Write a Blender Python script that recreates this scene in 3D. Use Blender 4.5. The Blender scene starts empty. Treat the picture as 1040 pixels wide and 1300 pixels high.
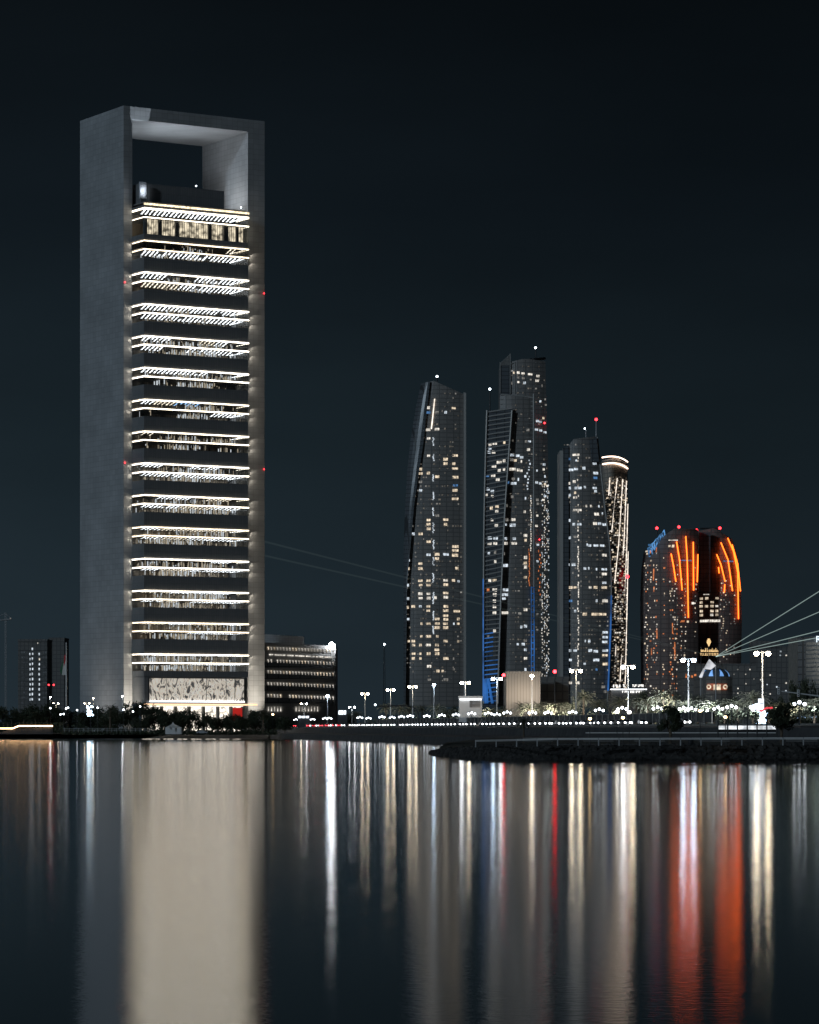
import bpy, math, random
from mathutils import Vector, Matrix
S = bpy.context.scene
C = S.collection
R = math.radians
rnd = random.Random(7)
F = 4168.0            # focal length in photo pixels
HZ = 925.0            # horizon row
EYE = 5.0

# ------------------------------------------------------------------ camera
cd = bpy.data.cameras.new('camera')
cd.sensor_fit = 'VERTICAL'; cd.sensor_height = 36.0; cd.lens = 36.0 * F / 1300.0
cd.shift_y = (HZ - 650.0) / 1300.0
cd.clip_start = 1.0; cd.clip_end = 30000.0
cam = bpy.data.objects.new('camera', cd); C.objects.link(cam)
cam.location = (0, 0, EYE); cam.rotation_euler = (R(90), 0, 0)
S.camera = cam

# ------------------------------------------------------------------ night sky
w = bpy.data.worlds.new('World'); S.world = w; w.use_nodes = True
wn = w.node_tree; wn.nodes.clear()
wo = wn.nodes.new('ShaderNodeOutputWorld'); bg = wn.nodes.new('ShaderNodeBackground')
tc = wn.nodes.new('ShaderNodeTexCoord'); sx = wn.nodes.new('ShaderNodeSeparateXYZ')
mr = wn.nodes.new('ShaderNodeMapRange'); mr.inputs['From Min'].default_value = 0.0; mr.inputs['From Max'].default_value = 0.30
cr = wn.nodes.new('ShaderNodeValToRGB')
e = cr.color_ramp.elements
e[0].position = 0.0; e[0].color = (0.0152, 0.0245, 0.0322, 1)
e[1].position = 1.0; e[1].color = (0.0022, 0.0033, 0.0045, 1)
for p, c in ((0.12, (0.0132, 0.0220, 0.0288, 1)), (0.30, (0.0092, 0.0160, 0.0208, 1)), (0.52, (0.0052, 0.0088, 0.0122, 1)), (0.74, (0.0030, 0.0048, 0.0064, 1))):
    q = e.new(p); q.color = c
wn.links.new(tc.outputs['Generated'], sx.inputs[0]); wn.links.new(sx.outputs['Z'], mr.inputs['Value'])
wn.links.new(mr.outputs[0], cr.inputs[0]); wn.links.new(cr.outputs[0], bg.inputs[0])
gx = wn.nodes.new('ShaderNodeMapRange'); gx.interpolation_type = 'SMOOTHSTEP'; gx.inputs['From Min'].default_value = -0.16; gx.inputs['From Max'].default_value = 0.14
gx.inputs['To Min'].default_value = 1.10; gx.inputs['To Max'].default_value = 0.74; wn.links.new(sx.outputs['X'], gx.inputs['Value'])
mpn = wn.nodes.new('ShaderNodeMapping'); mpn.inputs['Scale'].default_value = (5, 5, 16); nz = wn.nodes.new('ShaderNodeTexNoise'); nz.inputs['Scale'].default_value = 1.6; nz.inputs['Detail'].default_value = 4
wn.links.new(tc.outputs['Generated'], mpn.inputs[0]); wn.links.new(mpn.outputs[0], nz.inputs['Vector'])
nr = wn.nodes.new('ShaderNodeMapRange'); nr.inputs['From Min'].default_value = 0.3; nr.inputs['From Max'].default_value = 0.7; nr.inputs['To Min'].default_value = 0.90; nr.inputs['To Max'].default_value = 1.10
wn.links.new(nz.outputs['Fac'], nr.inputs['Value']); ml = wn.nodes.new('ShaderNodeMath'); ml.operation = 'MULTIPLY'
wn.links.new(gx.outputs[0], ml.inputs[0]); wn.links.new(nr.outputs[0], ml.inputs[1]); wn.links.new(ml.outputs[0], bg.inputs[1])
wn.links.new(bg.outputs[0], wo.inputs[0])

# moon: added cool sun, low at left, in place of ambient city light
sd = bpy.data.lights.new('city_fill_sun', 'SUN'); sd.energy = 0.52; sd.angle = R(3); sd.color = (0.66, 0.84, 1.0)
so = bpy.data.objects.new('city_fill_sun', sd); C.objects.link(so)
so.rotation_euler = Vector((0.60, 0.75, -0.26)).to_track_quat('-Z', 'Y').to_euler()

S.view_settings.view_transform = 'Standard'; S.view_settings.look = 'None'
S.view_settings.exposure = 0.0; S.view_settings.gamma = 1.0
S.cycles.use_denoising = True
S.cycles.max_bounces = 5; S.cycles.diffuse_bounces = 2; S.cycles.glossy_bounces = 3; S.cycles.transparent_max_bounces = 12
S.cycles.sample_clamp_indirect = 0.0
S.cycles.caustics_reflective = True; S.cycles.caustics_refractive = False

# ------------------------------------------------------------------ helpers
def P(px, py, D): return Vector(((px - 520.0) * D / F, D, EYE + (HZ - py) * D / F))
def ZP(py, D): return EYE + (HZ - py) * D / F

def empty(name, loc, label, cat, group=None, rz=0.0):
    o = bpy.data.objects.new(name, None); C.objects.link(o); o.location = loc; o.rotation_euler = (0, 0, rz)
    o.empty_display_size = 1.0
    o['label'] = label; o['category'] = cat
    if group: o['group'] = group
    return o
def tag(o, label, cat, group=None):
    o['label'] = label; o['category'] = cat
    if group: o['group'] = group
    return o

class MB:
    def __init__(s, off=(0, 0, 0)): s.v = []; s.f = []; s.o = Vector(off)
    def add(s, vs, fs):
        n = len(s.v); s.v += [tuple(Vector(v) - s.o) for v in vs]; s.f += [tuple(i + n for i in f) for f in fs]
    def box(s, x0, x1, y0, y1, z0, z1):
        s.add([(x0,y0,z0),(x1,y0,z0),(x1,y1,z0),(x0,y1,z0),(x0,y0,z1),(x1,y0,z1),(x1,y1,z1),(x0,y1,z1)],
              [(0,3,2,1),(4,5,6,7),(0,1,5,4),(1,2,6,5),(2,3,7,6),(3,0,4,7)])
    def tube(s, a, b, r0, r1=None, n=8, cap=True):
        a = Vector(a); b = Vector(b); r1 = r0 if r1 is None else r1
        d = (b - a)
        if d.length < 1e-6: return
        d.normalize(); u = d.orthogonal().normalized(); w_ = d.cross(u)
        vs = []
        for p, r in ((a, r0), (b, r1)):
            for i in range(n):
                t = 2 * math.pi * i / n; vs.append(p + (u * math.cos(t) + w_ * math.sin(t)) * r)
        fs = [(i, (i + 1) % n, n + (i + 1) % n, n + i) for i in range(n)]
        if cap: fs += [tuple(range(n - 1, -1, -1)), tuple(range(n, 2 * n))]
        s.add(vs, fs)
    def path(s, pts, r, n=6):
        for a, b in zip(pts, pts[1:]): s.tube(a, b, r, r, n)
    def ball(s, c, r, nu=10, nv=6, sz=1.0):
        c = Vector(c); vs = [c + Vector((0, 0, r * sz))]
        for j in range(1, nv):
            t = math.pi * j / nv
            for i in range(nu):
                a = 2 * math.pi * i / nu
                vs.append(c + Vector((math.sin(t) * math.cos(a) * r, math.sin(t) * math.sin(a) * r, math.cos(t) * r * sz)))
        vs.append(c - Vector((0, 0, r * sz))); L = len(vs) - 1
        fs = [(0, 1 + i, 1 + (i + 1) % nu) for i in range(nu)]
        for j in range(nv - 2):
            for i in range(nu):
                a = 1 + j * nu; b = a + nu
                fs.append((a + i, b + i, b + (i + 1) % nu, a + (i + 1) % nu))
        a = 1 + (nv - 2) * nu
        fs += [(L, a + (i + 1) % nu, a + i) for i in range(nu)]
        s.add(vs, fs)
    def prism(s, pts, z0, z1):
        n = len(pts)
        s.add([(x, y, z0) for x, y in pts] + [(x, y, z1) for x, y in pts],
              [tuple(range(n - 1, -1, -1)), tuple(range(n, 2 * n))] + [(i, (i + 1) % n, n + (i + 1) % n, n + i) for i in range(n)])
    def slabquad(s, a, b, c, d, t):
        # front quad a b c d, thickness t away from the viewer
        vs = [Vector(p) for p in (a, b, c, d)]; k = Vector((0, t, 0))
        s.add(vs + [p + k for p in vs], [(0,1,2,3),(7,6,5,4),(0,4,5,1),(1,5,6,2),(2,6,7,3),(3,7,4,0)])
    def build(s, name, mat, parent=None, smooth=False):
        me = bpy.data.meshes.new(name); me.from_pydata(s.v, [], s.f); me.materials.append(mat); me.update()
        if smooth: me.polygons.foreach_set('use_smooth', [True] * len(me.polygons))
        o = bpy.data.objects.new(name, me); C.objects.link(o)
        if parent is not None: o.parent = parent
        return o

def copy_tree(o, parent=None):
    c = o.copy(); C.objects.link(c); c.parent = parent
    for ch in o.children: copy_tree(ch, c)
    return c
def place_top(mb, name, mat, label, cat, base, group=None, smooth=False):
    mb.v = [tuple(Vector(v) - Vector(base)) for v in mb.v]
    o = mb.build(name, mat, None, smooth); o.location = base
    return tag(o, label, cat, group)
ORD = ['first','second','third','fourth','fifth','sixth','seventh','eighth','ninth','tenth','eleventh','twelfth','thirteenth','fourteenth','fifteenth','sixteenth','seventeenth','eighteenth','nineteenth','twentieth','twenty-first','twenty-second','twenty-third','twenty-fourth','twenty-fifth','twenty-sixth','twenty-seventh','twenty-eighth','twenty-ninth','thirtieth','thirty-first','thirty-second','thirty-third','thirty-fourth','thirty-fifth','thirty-sixth','thirty-seventh','thirty-eighth','thirty-ninth','fortieth','forty-first','forty-second']

# ------------------------------------------------------------------ materials
def pm(name, col, rough=0.6, metal=0.0, spec=0.5):
    m = bpy.data.materials.new(name); m.use_nodes = True
    b = m.node_tree.nodes['Principled BSDF']
    b.inputs['Base Color'].default_value = (*col, 1); b.inputs['Roughness'].default_value = rough
    b.inputs['Metallic'].default_value = metal; b.inputs['Specular IOR Level'].default_value = spec
    return m
def noisy(name, c1, c2, scale, rough=0.8, bump=0.0, detail=4, stretch=(1, 1, 1), bdist=0.2):
    m = pm(name, c1, rough); nt = m.node_tree; b = nt.nodes['Principled BSDF']
    t = nt.nodes.new('ShaderNodeTexCoord'); mp = nt.nodes.new('ShaderNodeMapping'); mp.inputs['Scale'].default_value = stretch
    n = nt.nodes.new('ShaderNodeTexNoise'); n.inputs['Scale'].default_value = scale; n.inputs['Detail'].default_value = detail
    r = nt.nodes.new('ShaderNodeValToRGB'); r.color_ramp.elements[0].color = (*c1, 1); r.color_ramp.elements[1].color = (*c2, 1)
    r.color_ramp.elements[0].position = 0.35; r.color_ramp.elements[1].position = 0.65
    nt.links.new(t.outputs['Object'], mp.inputs[0]); nt.links.new(mp.outputs[0], n.inputs['Vector']); nt.links.new(n.outputs['Fac'], r.inputs[0])
    nt.links.new(r.outputs[0], b.inputs['Base Color'])
    if bump:
        bp = nt.nodes.new('ShaderNodeBump'); bp.inputs['Strength'].default_value = bump; bp.inputs['Distance'].default_value = bdist
        nt.links.new(n.outputs['Fac'], bp.inputs['Height']); nt.links.new(bp.outputs[0], b.inputs['Normal'])
    return m
def em(name, col, strength, vary=0.0, scale=0.6, base=(0.02, 0.02, 0.02)):
    m = pm(name, base, 0.4); nt = m.node_tree; b = nt.nodes['Principled BSDF']
    b.inputs['Emission Color'].default_value = (*col, 1); b.inputs['Emission Strength'].default_value = strength
    if vary:
        t = nt.nodes.new('ShaderNodeTexCoord'); n = nt.nodes.new('ShaderNodeTexNoise')
        n.inputs['Scale'].default_value = scale; n.inputs['Detail'].default_value = 3
        r = nt.nodes.new('ShaderNodeMapRange'); r.inputs['From Min'].default_value = 0.36; r.inputs['From Max'].default_value = 0.64
        r.inputs['To Min'].default_value = strength * (1 - vary); r.inputs['To Max'].default_value = strength * (1 + vary)
        nt.links.new(t.outputs['Object'], n.inputs['Vector']); nt.links.new(n.outputs['Fac'], r.inputs['Value'])
        nt.links.new(r.outputs[0], b.inputs['Emission Strength'])
    return m
def tiled(name, c1, c2, mortar, bw, bh, rough=0.5, axis='XZ', msize=0.03, spec=0.5, squash=0.5):
    m = pm(name, c1, rough, spec=spec); nt = m.node_tree; b = nt.nodes['Principled BSDF']
    t = nt.nodes.new('ShaderNodeTexCoord'); s_ = nt.nodes.new('ShaderNodeSeparateXYZ'); cb = nt.nodes.new('ShaderNodeCombineXYZ')
    br = nt.nodes.new('ShaderNodeTexBrick'); br.inputs['Scale'].default_value = 1.0; br.inputs['Brick Width'].default_value = bw; br.inputs['Row Height'].default_value = bh
    br.inputs['Mortar Size'].default_value = msize; br.offset = squash
    br.inputs['Color1'].default_value = (*c1, 1); br.inputs['Color2'].default_value = (*c2, 1); br.inputs['Mortar'].default_value = (*mortar, 1)
    nt.links.new(t.outputs['Object'], s_.inputs[0])
    if axis == 'SUM':
        a = nt.nodes.new('ShaderNodeMath'); nt.links.new(s_.outputs[0], a.inputs[0]); nt.links.new(s_.outputs[1], a.inputs[1]); nt.links.new(a.outputs[0], cb.inputs[0])
    else: nt.links.new(s_.outputs[0], cb.inputs[0])
    nt.links.new(s_.outputs[2], cb.inputs[1]); nt.links.new(cb.outputs[0], br.inputs['Vector']); nt.links.new(br.outputs['Color'], b.inputs['Base Color'])
    return m

M = {}
M['stone'] = tiled('pale_granite', (0.46, 0.475, 0.49), (0.40, 0.415, 0.43), (0.30, 0.31, 0.32), 3.4, 2.9, 0.5, 'SUM', 0.10, 0.3, 0.0)
_nt = M['stone'].node_tree; _b = _nt.nodes['Principled BSDF']; _br = _nt.nodes['Brick Texture']; _n = _nt.nodes.new('ShaderNodeTexNoise'); _n.inputs['Scale'].default_value = 0.045; _n.inputs['Detail'].default_value = 6
_r = _nt.nodes.new('ShaderNodeMapRange'); _r.inputs['From Min'].default_value = .3; _r.inputs['From Max'].default_value = .7; _r.inputs['To Min'].default_value = .80; _r.inputs['To Max'].default_value = 1.10
_m = _nt.nodes.new('ShaderNodeVectorMath'); _m.operation = 'SCALE'; _t = _nt.nodes['Texture Coordinate']
_nt.links.new(_t.outputs['Object'], _n.inputs['Vector']); _nt.links.new(_n.outputs['Fac'], _r.inputs['Value']); _nt.links.new(_br.outputs['Color'], _m.inputs[0]); _nt.links.new(_r.outputs[0], _m.inputs['Scale']); _nt.links.new(_m.outputs[0], _b.inputs['Base Color'])
M['spandrel'] = tiled('dark_spandrel_glass', (0.23, 0.235, 0.24), (0.20, 0.21, 0.22), (0.13, 0.135, 0.14), 1.45, 4.3, 0.45, 'SUM', 0.06, 0.5, 0.0)
M['core'] = noisy('warm_core_wall', (0.10, 0.075, 0.05), (0.55, 0.45, 0.33), 0.35, 0.7, 0, 3, (1, 1, 0.15))
M['ceiling'] = pm('ceiling_board', (0.16, 0.145, 0.12), 0.7)
M['fin'] = pm('mullion_metal', (0.12, 0.12, 0.12), 0.35, 0.8)
M['cove'] = em('cove_light_strip', (1.0, 0.87, 0.67), 4.6, 0.25, 0.9)
M['cove2'] = em('cooler_cove_light_strip', (1.0, 0.90, 0.74), 5.8, 0.3, 0.7)
M['cove3'] = em('softer_cove_light_strip', (1.0, 0.82, 0.58), 3.2, 0.3, 0.7)
M['covedim'] = em('crown_cove_light_strip', (1.0, 0.80, 0.52), 1.8, 0.5, 0.6)
M['fixw'] = em('white_ceiling_light', (0.92, 0.96, 1.0), 3.4)
M['fixy'] = em('warm_ceiling_light', (1.0, 0.88, 0.70), 2.0)
M['roomw'] = em('white_room_glow', (.88, .94, 1.0), 0.8)
M['roomy'] = em('warm_room_glow', (1.0, .84, .62), 0.42)
M['fixb'] = em('blue_screen_light', (0.35, 0.62, 1.0), 1.6)
M['hall'] = em('glowing_hall_wall', (1.0, 0.85, 0.62), 0.75, 0.8, 0.35)  # hall wall glows by itself in place of room lamps
M['canopy'] = em('amber_canopy_light', (1.0, 0.62, 0.36), 1.6)
M['lobby'] = em('lobby_wall_glow', (1.0, 0.90, 0.76), 1.3, 0.6, 0.5)  # emission makes the lobby wall itself glow as if lamp-lit
M['redpanel'] = em('red_banner', (0.55, 0.02, 0.015), 0.55, 0, 1, (0.4, 0.02, 0.02))
M['darkmetal'] = pm('dark_metal', (0.035, 0.037, 0.04), 0.5, 0.3)
M['grey'] = pm('grey_metal', (0.40, 0.41, 0.42), 0.5, 0.2)
M['white'] = pm('white_paint', (0.75, 0.75, 0.74), 0.5)
M['louvre'] = pm('pale_louvre', (0.72, 0.75, 0.80), 0.5)
def glassmat(name, tint, fac):
    m = bpy.data.materials.new(name); m.use_nodes = True; nt = m.node_tree; nt.nodes.clear()
    o = nt.nodes.new('ShaderNodeOutputMaterial'); mx = nt.nodes.new('ShaderNodeMixShader'); mx.inputs[0].default_value = fac
    a = nt.nodes.new('ShaderNodeBsdfTransparent'); a.inputs[0].default_value = (*tint, 1)
    g = nt.nodes.new('ShaderNodeBsdfGlossy'); g.inputs['Roughness'].default_value = 0.05
    nt.links.new(a.outputs[0], mx.inputs[1]); nt.links.new(g.outputs[0], mx.inputs[2]); nt.links.new(mx.outputs[0], o.inputs[0])
    return m
M['glass'] = glassmat('clear_office_glass', (0.86, 0.88, 0.88), 0.07)
M['wwarm'] = em('warm_window_light', (1.0, 0.82, 0.60), 0.75, 0.55, 0.55)
M['wcool'] = em('cool_window_light', (0.80, 0.90, 1.0), 0.75, 0.55, 0.55)
M['wwhite'] = em('white_window_light', (1.0, 0.93, 0.82), 0.80, 0.5, 0.55)
M['wdim'] = em('dim_window_light', (0.85, 0.82, 0.76), 0.20, 0.6, 0.5)
M['wblue'] = em('blue_window_light', (0.18, 0.45, 0.95), 0.35, 0.5, 0.5)
M['worange'] = em('orange_window_light', (1.0, 0.30, 0.10), 0.65, 0.5, 0.5)
M['tower'] = tiled('tower_curtain_wall', (0.25, 0.24, 0.23), (0.30, 0.28, 0.26), (0.17, 0.165, 0.16), 6.5, 3.55, 0.42, 'SUM', 0.35, 0.4, 0.0)
M['towerdark'] = tiled('tower_dark_glass', (0.12, 0.135, 0.15), (0.14, 0.155, 0.17), (0.06, 0.065, 0.07), 6.5, 3.55, 0.25, 'SUM', 0.3, 0.5, 0.0)
M['rib'] = pm('tower_edge_metal', (0.52, 0.50, 0.47), 0.5, 0.3)
M['ribdim'] = pm('tower_band_metal', (0.46, 0.45, 0.43), 0.6, 0.1)
M['ledblue'] = em('blue_led', (0.06, 0.31, 1.0), 0.27, 0.6, 0.08)
M['ledwhite'] = em('white_led', (1.0, 0.88, 0.76), 1.4, 0.3, 0.3)
M['ledpeach'] = em('peach_led', (1.0, 0.74, 0.58), 3.5)
M['ledred'] = em('red_led', (1.0, 0.130, 0.012), 5.0)
M['redlamp'] = em('red_obstruction_lamp', (1.0, 0.03, 0.04), 7.0)
M['redlampbig'] = em('red_signal_lamp', (1.0, 0.015, 0.02), 28.0)
M['beacon'] = em('white_beacon', (0.80, 0.92, 1.0), 8.0)
M['lampw'] = em('white_street_light', (0.92, 0.96, 1.0), 62.0)
M['lampy'] = em('warm_street_light', (1.0, 0.84, 0.60), 62.0)
M['lampb'] = em('blue_white_street_light', (0.62, 0.80, 1.0), 62.0)
M['globe'] = em('white_globe_light', (0.86, 0.93, 1.0), 9.0)
M['amber'] = em('amber_park_light', (1.0, 0.66, 0.30), 14.0)
M['amberline'] = em('amber_rail_light', (1.0, 0.60, 0.30), 9.0)
M['head'] = em('headlight', (0.92, 0.96, 1.0), 11.0)
M['tail'] = em('taillight', (1.0, 0.03, 0.05), 14.0)
M['asphalt'] = noisy('asphalt', (0.045, 0.045, 0.047), (0.06, 0.06, 0.06), 2.0, 0.85)
M['sand'] = noisy('grey_sand', (0.16, 0.15, 0.13), (0.24, 0.22, 0.19), 0.15, 0.9, 0.3)
M['soil'] = noisy('dark_ground', (0.035, 0.04, 0.03), (0.07, 0.07, 0.055), 0.08, 0.95)
M['concrete'] = noisy('concrete', (0.20, 0.20, 0.19), (0.28, 0.275, 0.26), 0.5, 0.85)
M['concdark'] = noisy('weathered_concrete', (0.055, 0.058, 0.062), (0.09, 0.092, 0.095), 0.3, 0.9)
M['rock'] = noisy('dark_rock', (0.018, 0.018, 0.018), (0.06, 0.058, 0.055), 0.9, 0.9, 0.6)
M['leafdark'] = noisy('dark_leaves', (0.022, 0.034, 0.018), (0.05, 0.062, 0.032), 0.8, 0.7)
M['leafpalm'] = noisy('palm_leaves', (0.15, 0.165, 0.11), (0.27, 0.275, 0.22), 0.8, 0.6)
M['leafpalmdark'] = noisy('shaded_palm_leaves', (0.03, 0.04, 0.022), (0.06, 0.065, 0.035), 0.8, 0.7)  # palm leaves again, with shade put into the colour
M['leafshrub'] = noisy('shrub_leaves', (0.05, 0.065, 0.04), (0.13, 0.14, 0.10), 0.3, 0.7)
M['bark'] = noisy('bark', (0.07, 0.055, 0.04), (0.14, 0.11, 0.08), 3.0, 0.9, 0.4)
M['cream'] = tiled('ribbed_beige_panel', (0.42, 0.37, 0.31), (0.40, 0.35, 0.30), (0.26, 0.23, 0.19), 1.2, 30.0, 0.6, 'SUM', 0.12, 0.4, 0.0)
M['block'] = tiled('grey_block_facade', (0.19, 0.19, 0.185), (0.22, 0.21, 0.20), (0.13, 0.13, 0.13), 3.2, 3.5, 0.7, 'SUM', 0.3, 0.3, 0.0)
M['officef'] = tiled('office_concrete', (0.33, 0.335, 0.335), (0.36, 0.36, 0.36), (0.24, 0.24, 0.24), 1.85, 1.2, 0.7, 'SUM', 0.06, 0.3, 0.0)
M['redfacade'] = tiled('glow_tinted_facade', (0.24, 0.18, 0.16), (0.27, 0.20, 0.18), (0.16, 0.12, 0.11), 5.0, 3.55, 0.6, 'SUM', 0.35, 0.3, 0.0)  # red-brown tint puts the light lines' glow into the colour
M['carpaint'] = pm('car_paint', (0.30, 0.31, 0.32), 0.3, 0.3)
M['carglass'] = pm('car_window', (0.02, 0.02, 0.025), 0.1)
M['tyre'] = pm('tyre', (0.02, 0.02, 0.02), 0.8)

# backlit mural: abstract dark marks on a pale lit panel
def mural():
    m = pm('backlit_mural', (0.6, 0.58, 0.55), 0.5); nt = m.node_tree; b = nt.nodes['Principled BSDF']
    t = nt.nodes.new('ShaderNodeTexCoord')
    mp = nt.nodes.new('ShaderNodeMapping'); mp.inputs['Scale'].default_value = (0.30, 0.30, 0.16)
    n = nt.nodes.new('ShaderNodeTexNoise'); n.inputs['Scale'].default_value = 1.0; n.inputs['Detail'].default_value = 2.5; n.inputs['Distortion'].default_value = 2.2
    r = nt.nodes.new('ShaderNodeValToRGB'); r.color_ramp.elements[0].position = 0.40; r.color_ramp.elements[0].color = (0.06, 0.06, 0.06, 1)
    r.color_ramp.elements[1].position = 0.47; r.color_ramp.elements[1].color = (0.52, 0.46, 0.38, 1)
    q = r.color_ramp.elements.new(0.62); q.color = (0.62, 0.58, 0.52, 1)
    q = r.color_ramp.elements.new(0.66); q.color = (0.20, 0.19, 0.17, 1)
    q = r.color_ramp.elements.new(0.70); q.color = (0.60, 0.56, 0.50, 1)
    nt.links.new(t.outputs['Object'], mp.inputs[0]); nt.links.new(mp.outputs[0], n.inputs['Vector']); nt.links.new(n.outputs['Fac'], r.inputs[0])
    nt.links.new(r.outputs[0], b.inputs['Emission Color']); nt.links.new(r.outputs[0], b.inputs['Base Color'])
    b.inputs['Emission Strength'].default_value = 0.85
    return m
M['mural'] = mural()

# water
def water_mat():
    m = bpy.data.materials.new('night_water'); m.use_nodes = True; nt = m.node_tree; nt.nodes.clear()
    o = nt.nodes.new('ShaderNodeOutputMaterial'); mx = nt.nodes.new('ShaderNodeMixShader'); fr_ = nt.nodes.new('ShaderNodeFresnel'); fr_.inputs[0].default_value = 1.33
    df = nt.nodes.new('ShaderNodeBsdfDiffuse'); df.inputs[0].default_value = (0.004, 0.007, 0.010, 1)
    g = nt.nodes.new('ShaderNodeBsdfAnisotropic'); g.distribution = 'BECKMANN'; g.inputs[0].default_value = (1, 1, 1, 1)
    t = nt.nodes.new('ShaderNodeTexCoord')
    n1 = nt.nodes.new('ShaderNodeTexNoise'); n1.inputs['Scale'].default_value = 3.2; n1.inputs['Detail'].default_value = 3
    n2 = nt.nodes.new('ShaderNodeTexNoise'); n2.inputs['Scale'].default_value = 0.05; n2.inputs['Detail'].default_value = 2
    r = nt.nodes.new('ShaderNodeMapRange'); r.inputs['To Min'].default_value = 0.095; r.inputs['To Max'].default_value = 0.120
    bp = nt.nodes.new('ShaderNodeBump'); bp.inputs['Strength'].default_value = 0.5; bp.inputs['Distance'].default_value = 0.006
    nt.links.new(t.outputs['Object'], n1.inputs['Vector']); nt.links.new(t.outputs['Object'], n2.inputs['Vector'])
    nt.links.new(n2.outputs['Fac'], r.inputs['Value']); nt.links.new(r.outputs[0], g.inputs['Roughness'])
    nt.links.new(n1.outputs['Fac'], bp.inputs['Height']); nt.links.new(bp.outputs[0], g.inputs['Normal'])
    nt.links.new(fr_.outputs[0], mx.inputs[0]); nt.links.new(df.outputs[0], mx.inputs[1]); nt.links.new(g.outputs[0], mx.inputs[2]); nt.links.new(mx.outputs[0], o.inputs[0])
    return m
M['water'] = water_mat()

# ------------------------------------------------------------------ setting: water and land
mb = MB(); mb.add([(-3000, -300, 0), (3000, -300, 0), (3000, 9000, 0), (-3000, 9000, 0)], [(0, 1, 2, 3)])
o = mb.build('water', M['water']); o['kind'] = 'structure'

def W(px, py):                       # point on the water line
    D = EYE * F / (py - HZ); return ((px - 520) * D / F, D)
def strip(name, rows, mat):
    n = len(rows[0]); mb = MB(); vs = [p for r in rows for p in r]; fs = []
    for j in range(len(rows) - 1):
        for i in range(n - 1):
            a = j * n + i; fs.append((a, a + 1, a + n + 1, a + n))
    mb.add(vs, fs); o = mb.build(name, mat); o['kind'] = 'structure'; return o
# left island beach
xs = [-60, 0, 60, 120, 180, 240, 300, 340, 362]
yy = [936.2, 936.6, 937.1, 936.8, 937.2, 937.5, 937.6, 937.2, 935.5]
rows = [[], [], [], []]
for px, py in zip(xs, yy):
    X, Y = W(px, py); k = 1 if px < 350 else 0.5
    rows[0].append((X, Y - 6, -0.6)); rows[1].append((X * 1.005, Y + 10, 0.8 * k)); rows[2].append((X * 1.02, Y + 34, 2.2 * k)); rows[3].append((X * 1.05, Y + 90, 3.0))
strip('beach', rows, M['sand'])
# main land sheet, out to the horizon
strip('ground', [[(-2600, 1690, 2.3), (-160, 1690, 2.3), (-60, 1760, 2.6), (-10, 1640, 2.9), (20, 1440, 2.9), (60, 1200, 2.9), (150, 1000, 2.9), (2600, 1000, 2.9)],
                 [(-2600, 1780, 2.99), (-160, 1780, 2.99), (-60, 1830, 2.99), (0, 1830, 2.99), (60, 1830, 2.99), (120, 1830, 2.99), (300, 1830, 2.99), (2600, 1830, 2.99)],
                 [(-2800, 9000, 3.0), (-160, 9000, 3.0), (-60, 9000, 3.0), (0, 9000, 3.0), (60, 9000, 3.0), (120, 9000, 3.0), (300, 9000, 3.0), (2800, 9000, 3.0)]], M['soil'])

# road line
def RX(Y): return 81.0 - 0.125 * (Y - 754.0)
def road_D(px, off=0.0):             # distance at which a line at side offset off crosses image column px
    s = (px - 520) / F
    return (81.0 + 0.125 * 754.0 + off) / (s + 0.125)
# embankment carrying the road, its quay falling to the water
Ys = [560, 640, 720, 800, 900, 1000, 1100, 1200, 1300, 1400, 1500, 1600, 1700, 1800, 1900]
strip('shore', [[(RX(y) - 32, y, -0.6) for y in Ys], [(RX(y) - 31, y, 2.4) for y in Ys], [(RX(y) - 20, y, 2.9) for y in Ys],
               [(RX(y) - 19.5, y, 5.2) for y in Ys], [(RX(y) - 15, y, 5.6) for y in Ys]], M['concdark'])
strip('path', [[(RX(y) - 15, y, 5.6) for y in Ys], [(RX(y) - 12.2, y, 5.7) for y in Ys]], M['concrete'])
strip('road', [[(RX(y) - 12.2, y, 5.9) for y in Ys], [(RX(y) + 12, y, 5.9) for y in Ys], [(RX(y) + 26, y, 3.2) for y in Ys]], M['asphalt'])
strip('kerb', [[(RX(y) - 12.4, y, 5.7) for y in Ys], [(RX(y) - 12.4, y, 6.04) for y in Ys], [(RX(y) - 12.1, y, 6.04) for y in Ys]], M['concrete'])
mb = MB()
for y in range(700, 1850, 12):
    for off in (-8.2, 4.2):
        a = RX(y) + off; b = RX(y + 4) + off
        mb.add([(a, y, 5.905), (a + 0.16, y, 5.905), (b + 0.16, y + 4, 5.905), (b, y + 4, 5.905)], [(0, 1, 2, 3)])
o = mb.build('road_markings', M['white']); o['kind'] = 'structure'

# spit: rock revetment with a flat promenade top
wl = [(545, 957.0), (556, 959.6), (600, 962.3), (650, 963.8), (700, 964.5), (800, 965.0), (900, 965.3), (1000, 965.5), (1075, 965.6)]
topz = [0.25, 1.0, 1.9, 2.2, 2.35, 2.45, 2.5, 2.5, 2.5]
r0, r1, r2, r3, r4, r5 = [], [], [], [], [], []
for (px, py), z in zip(wl, topz):
    X, Y = W(px, py)
    r0.append((X, Y - 1.5, -0.5)); r1.append((X + 0.1, Y + 3, z * 0.55)); r2.append((X + 0.2, Y + 6.5, z)); r3.append((X + 0.3, Y + 14, z + 0.03))
    r4.append((X + 2, Y + 75, z * 0.9 + 0.1)); r5.append((X + 6, Y + 210, max(z, 1.5)))
strip('shore', [r0, r1, r2], M['rock'])
strip('waterfront_path', [r2, r3], M['concrete'])
strip('lawn', [r3, r4, r5], M['soil'])
X5 = r5[1:]
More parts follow.
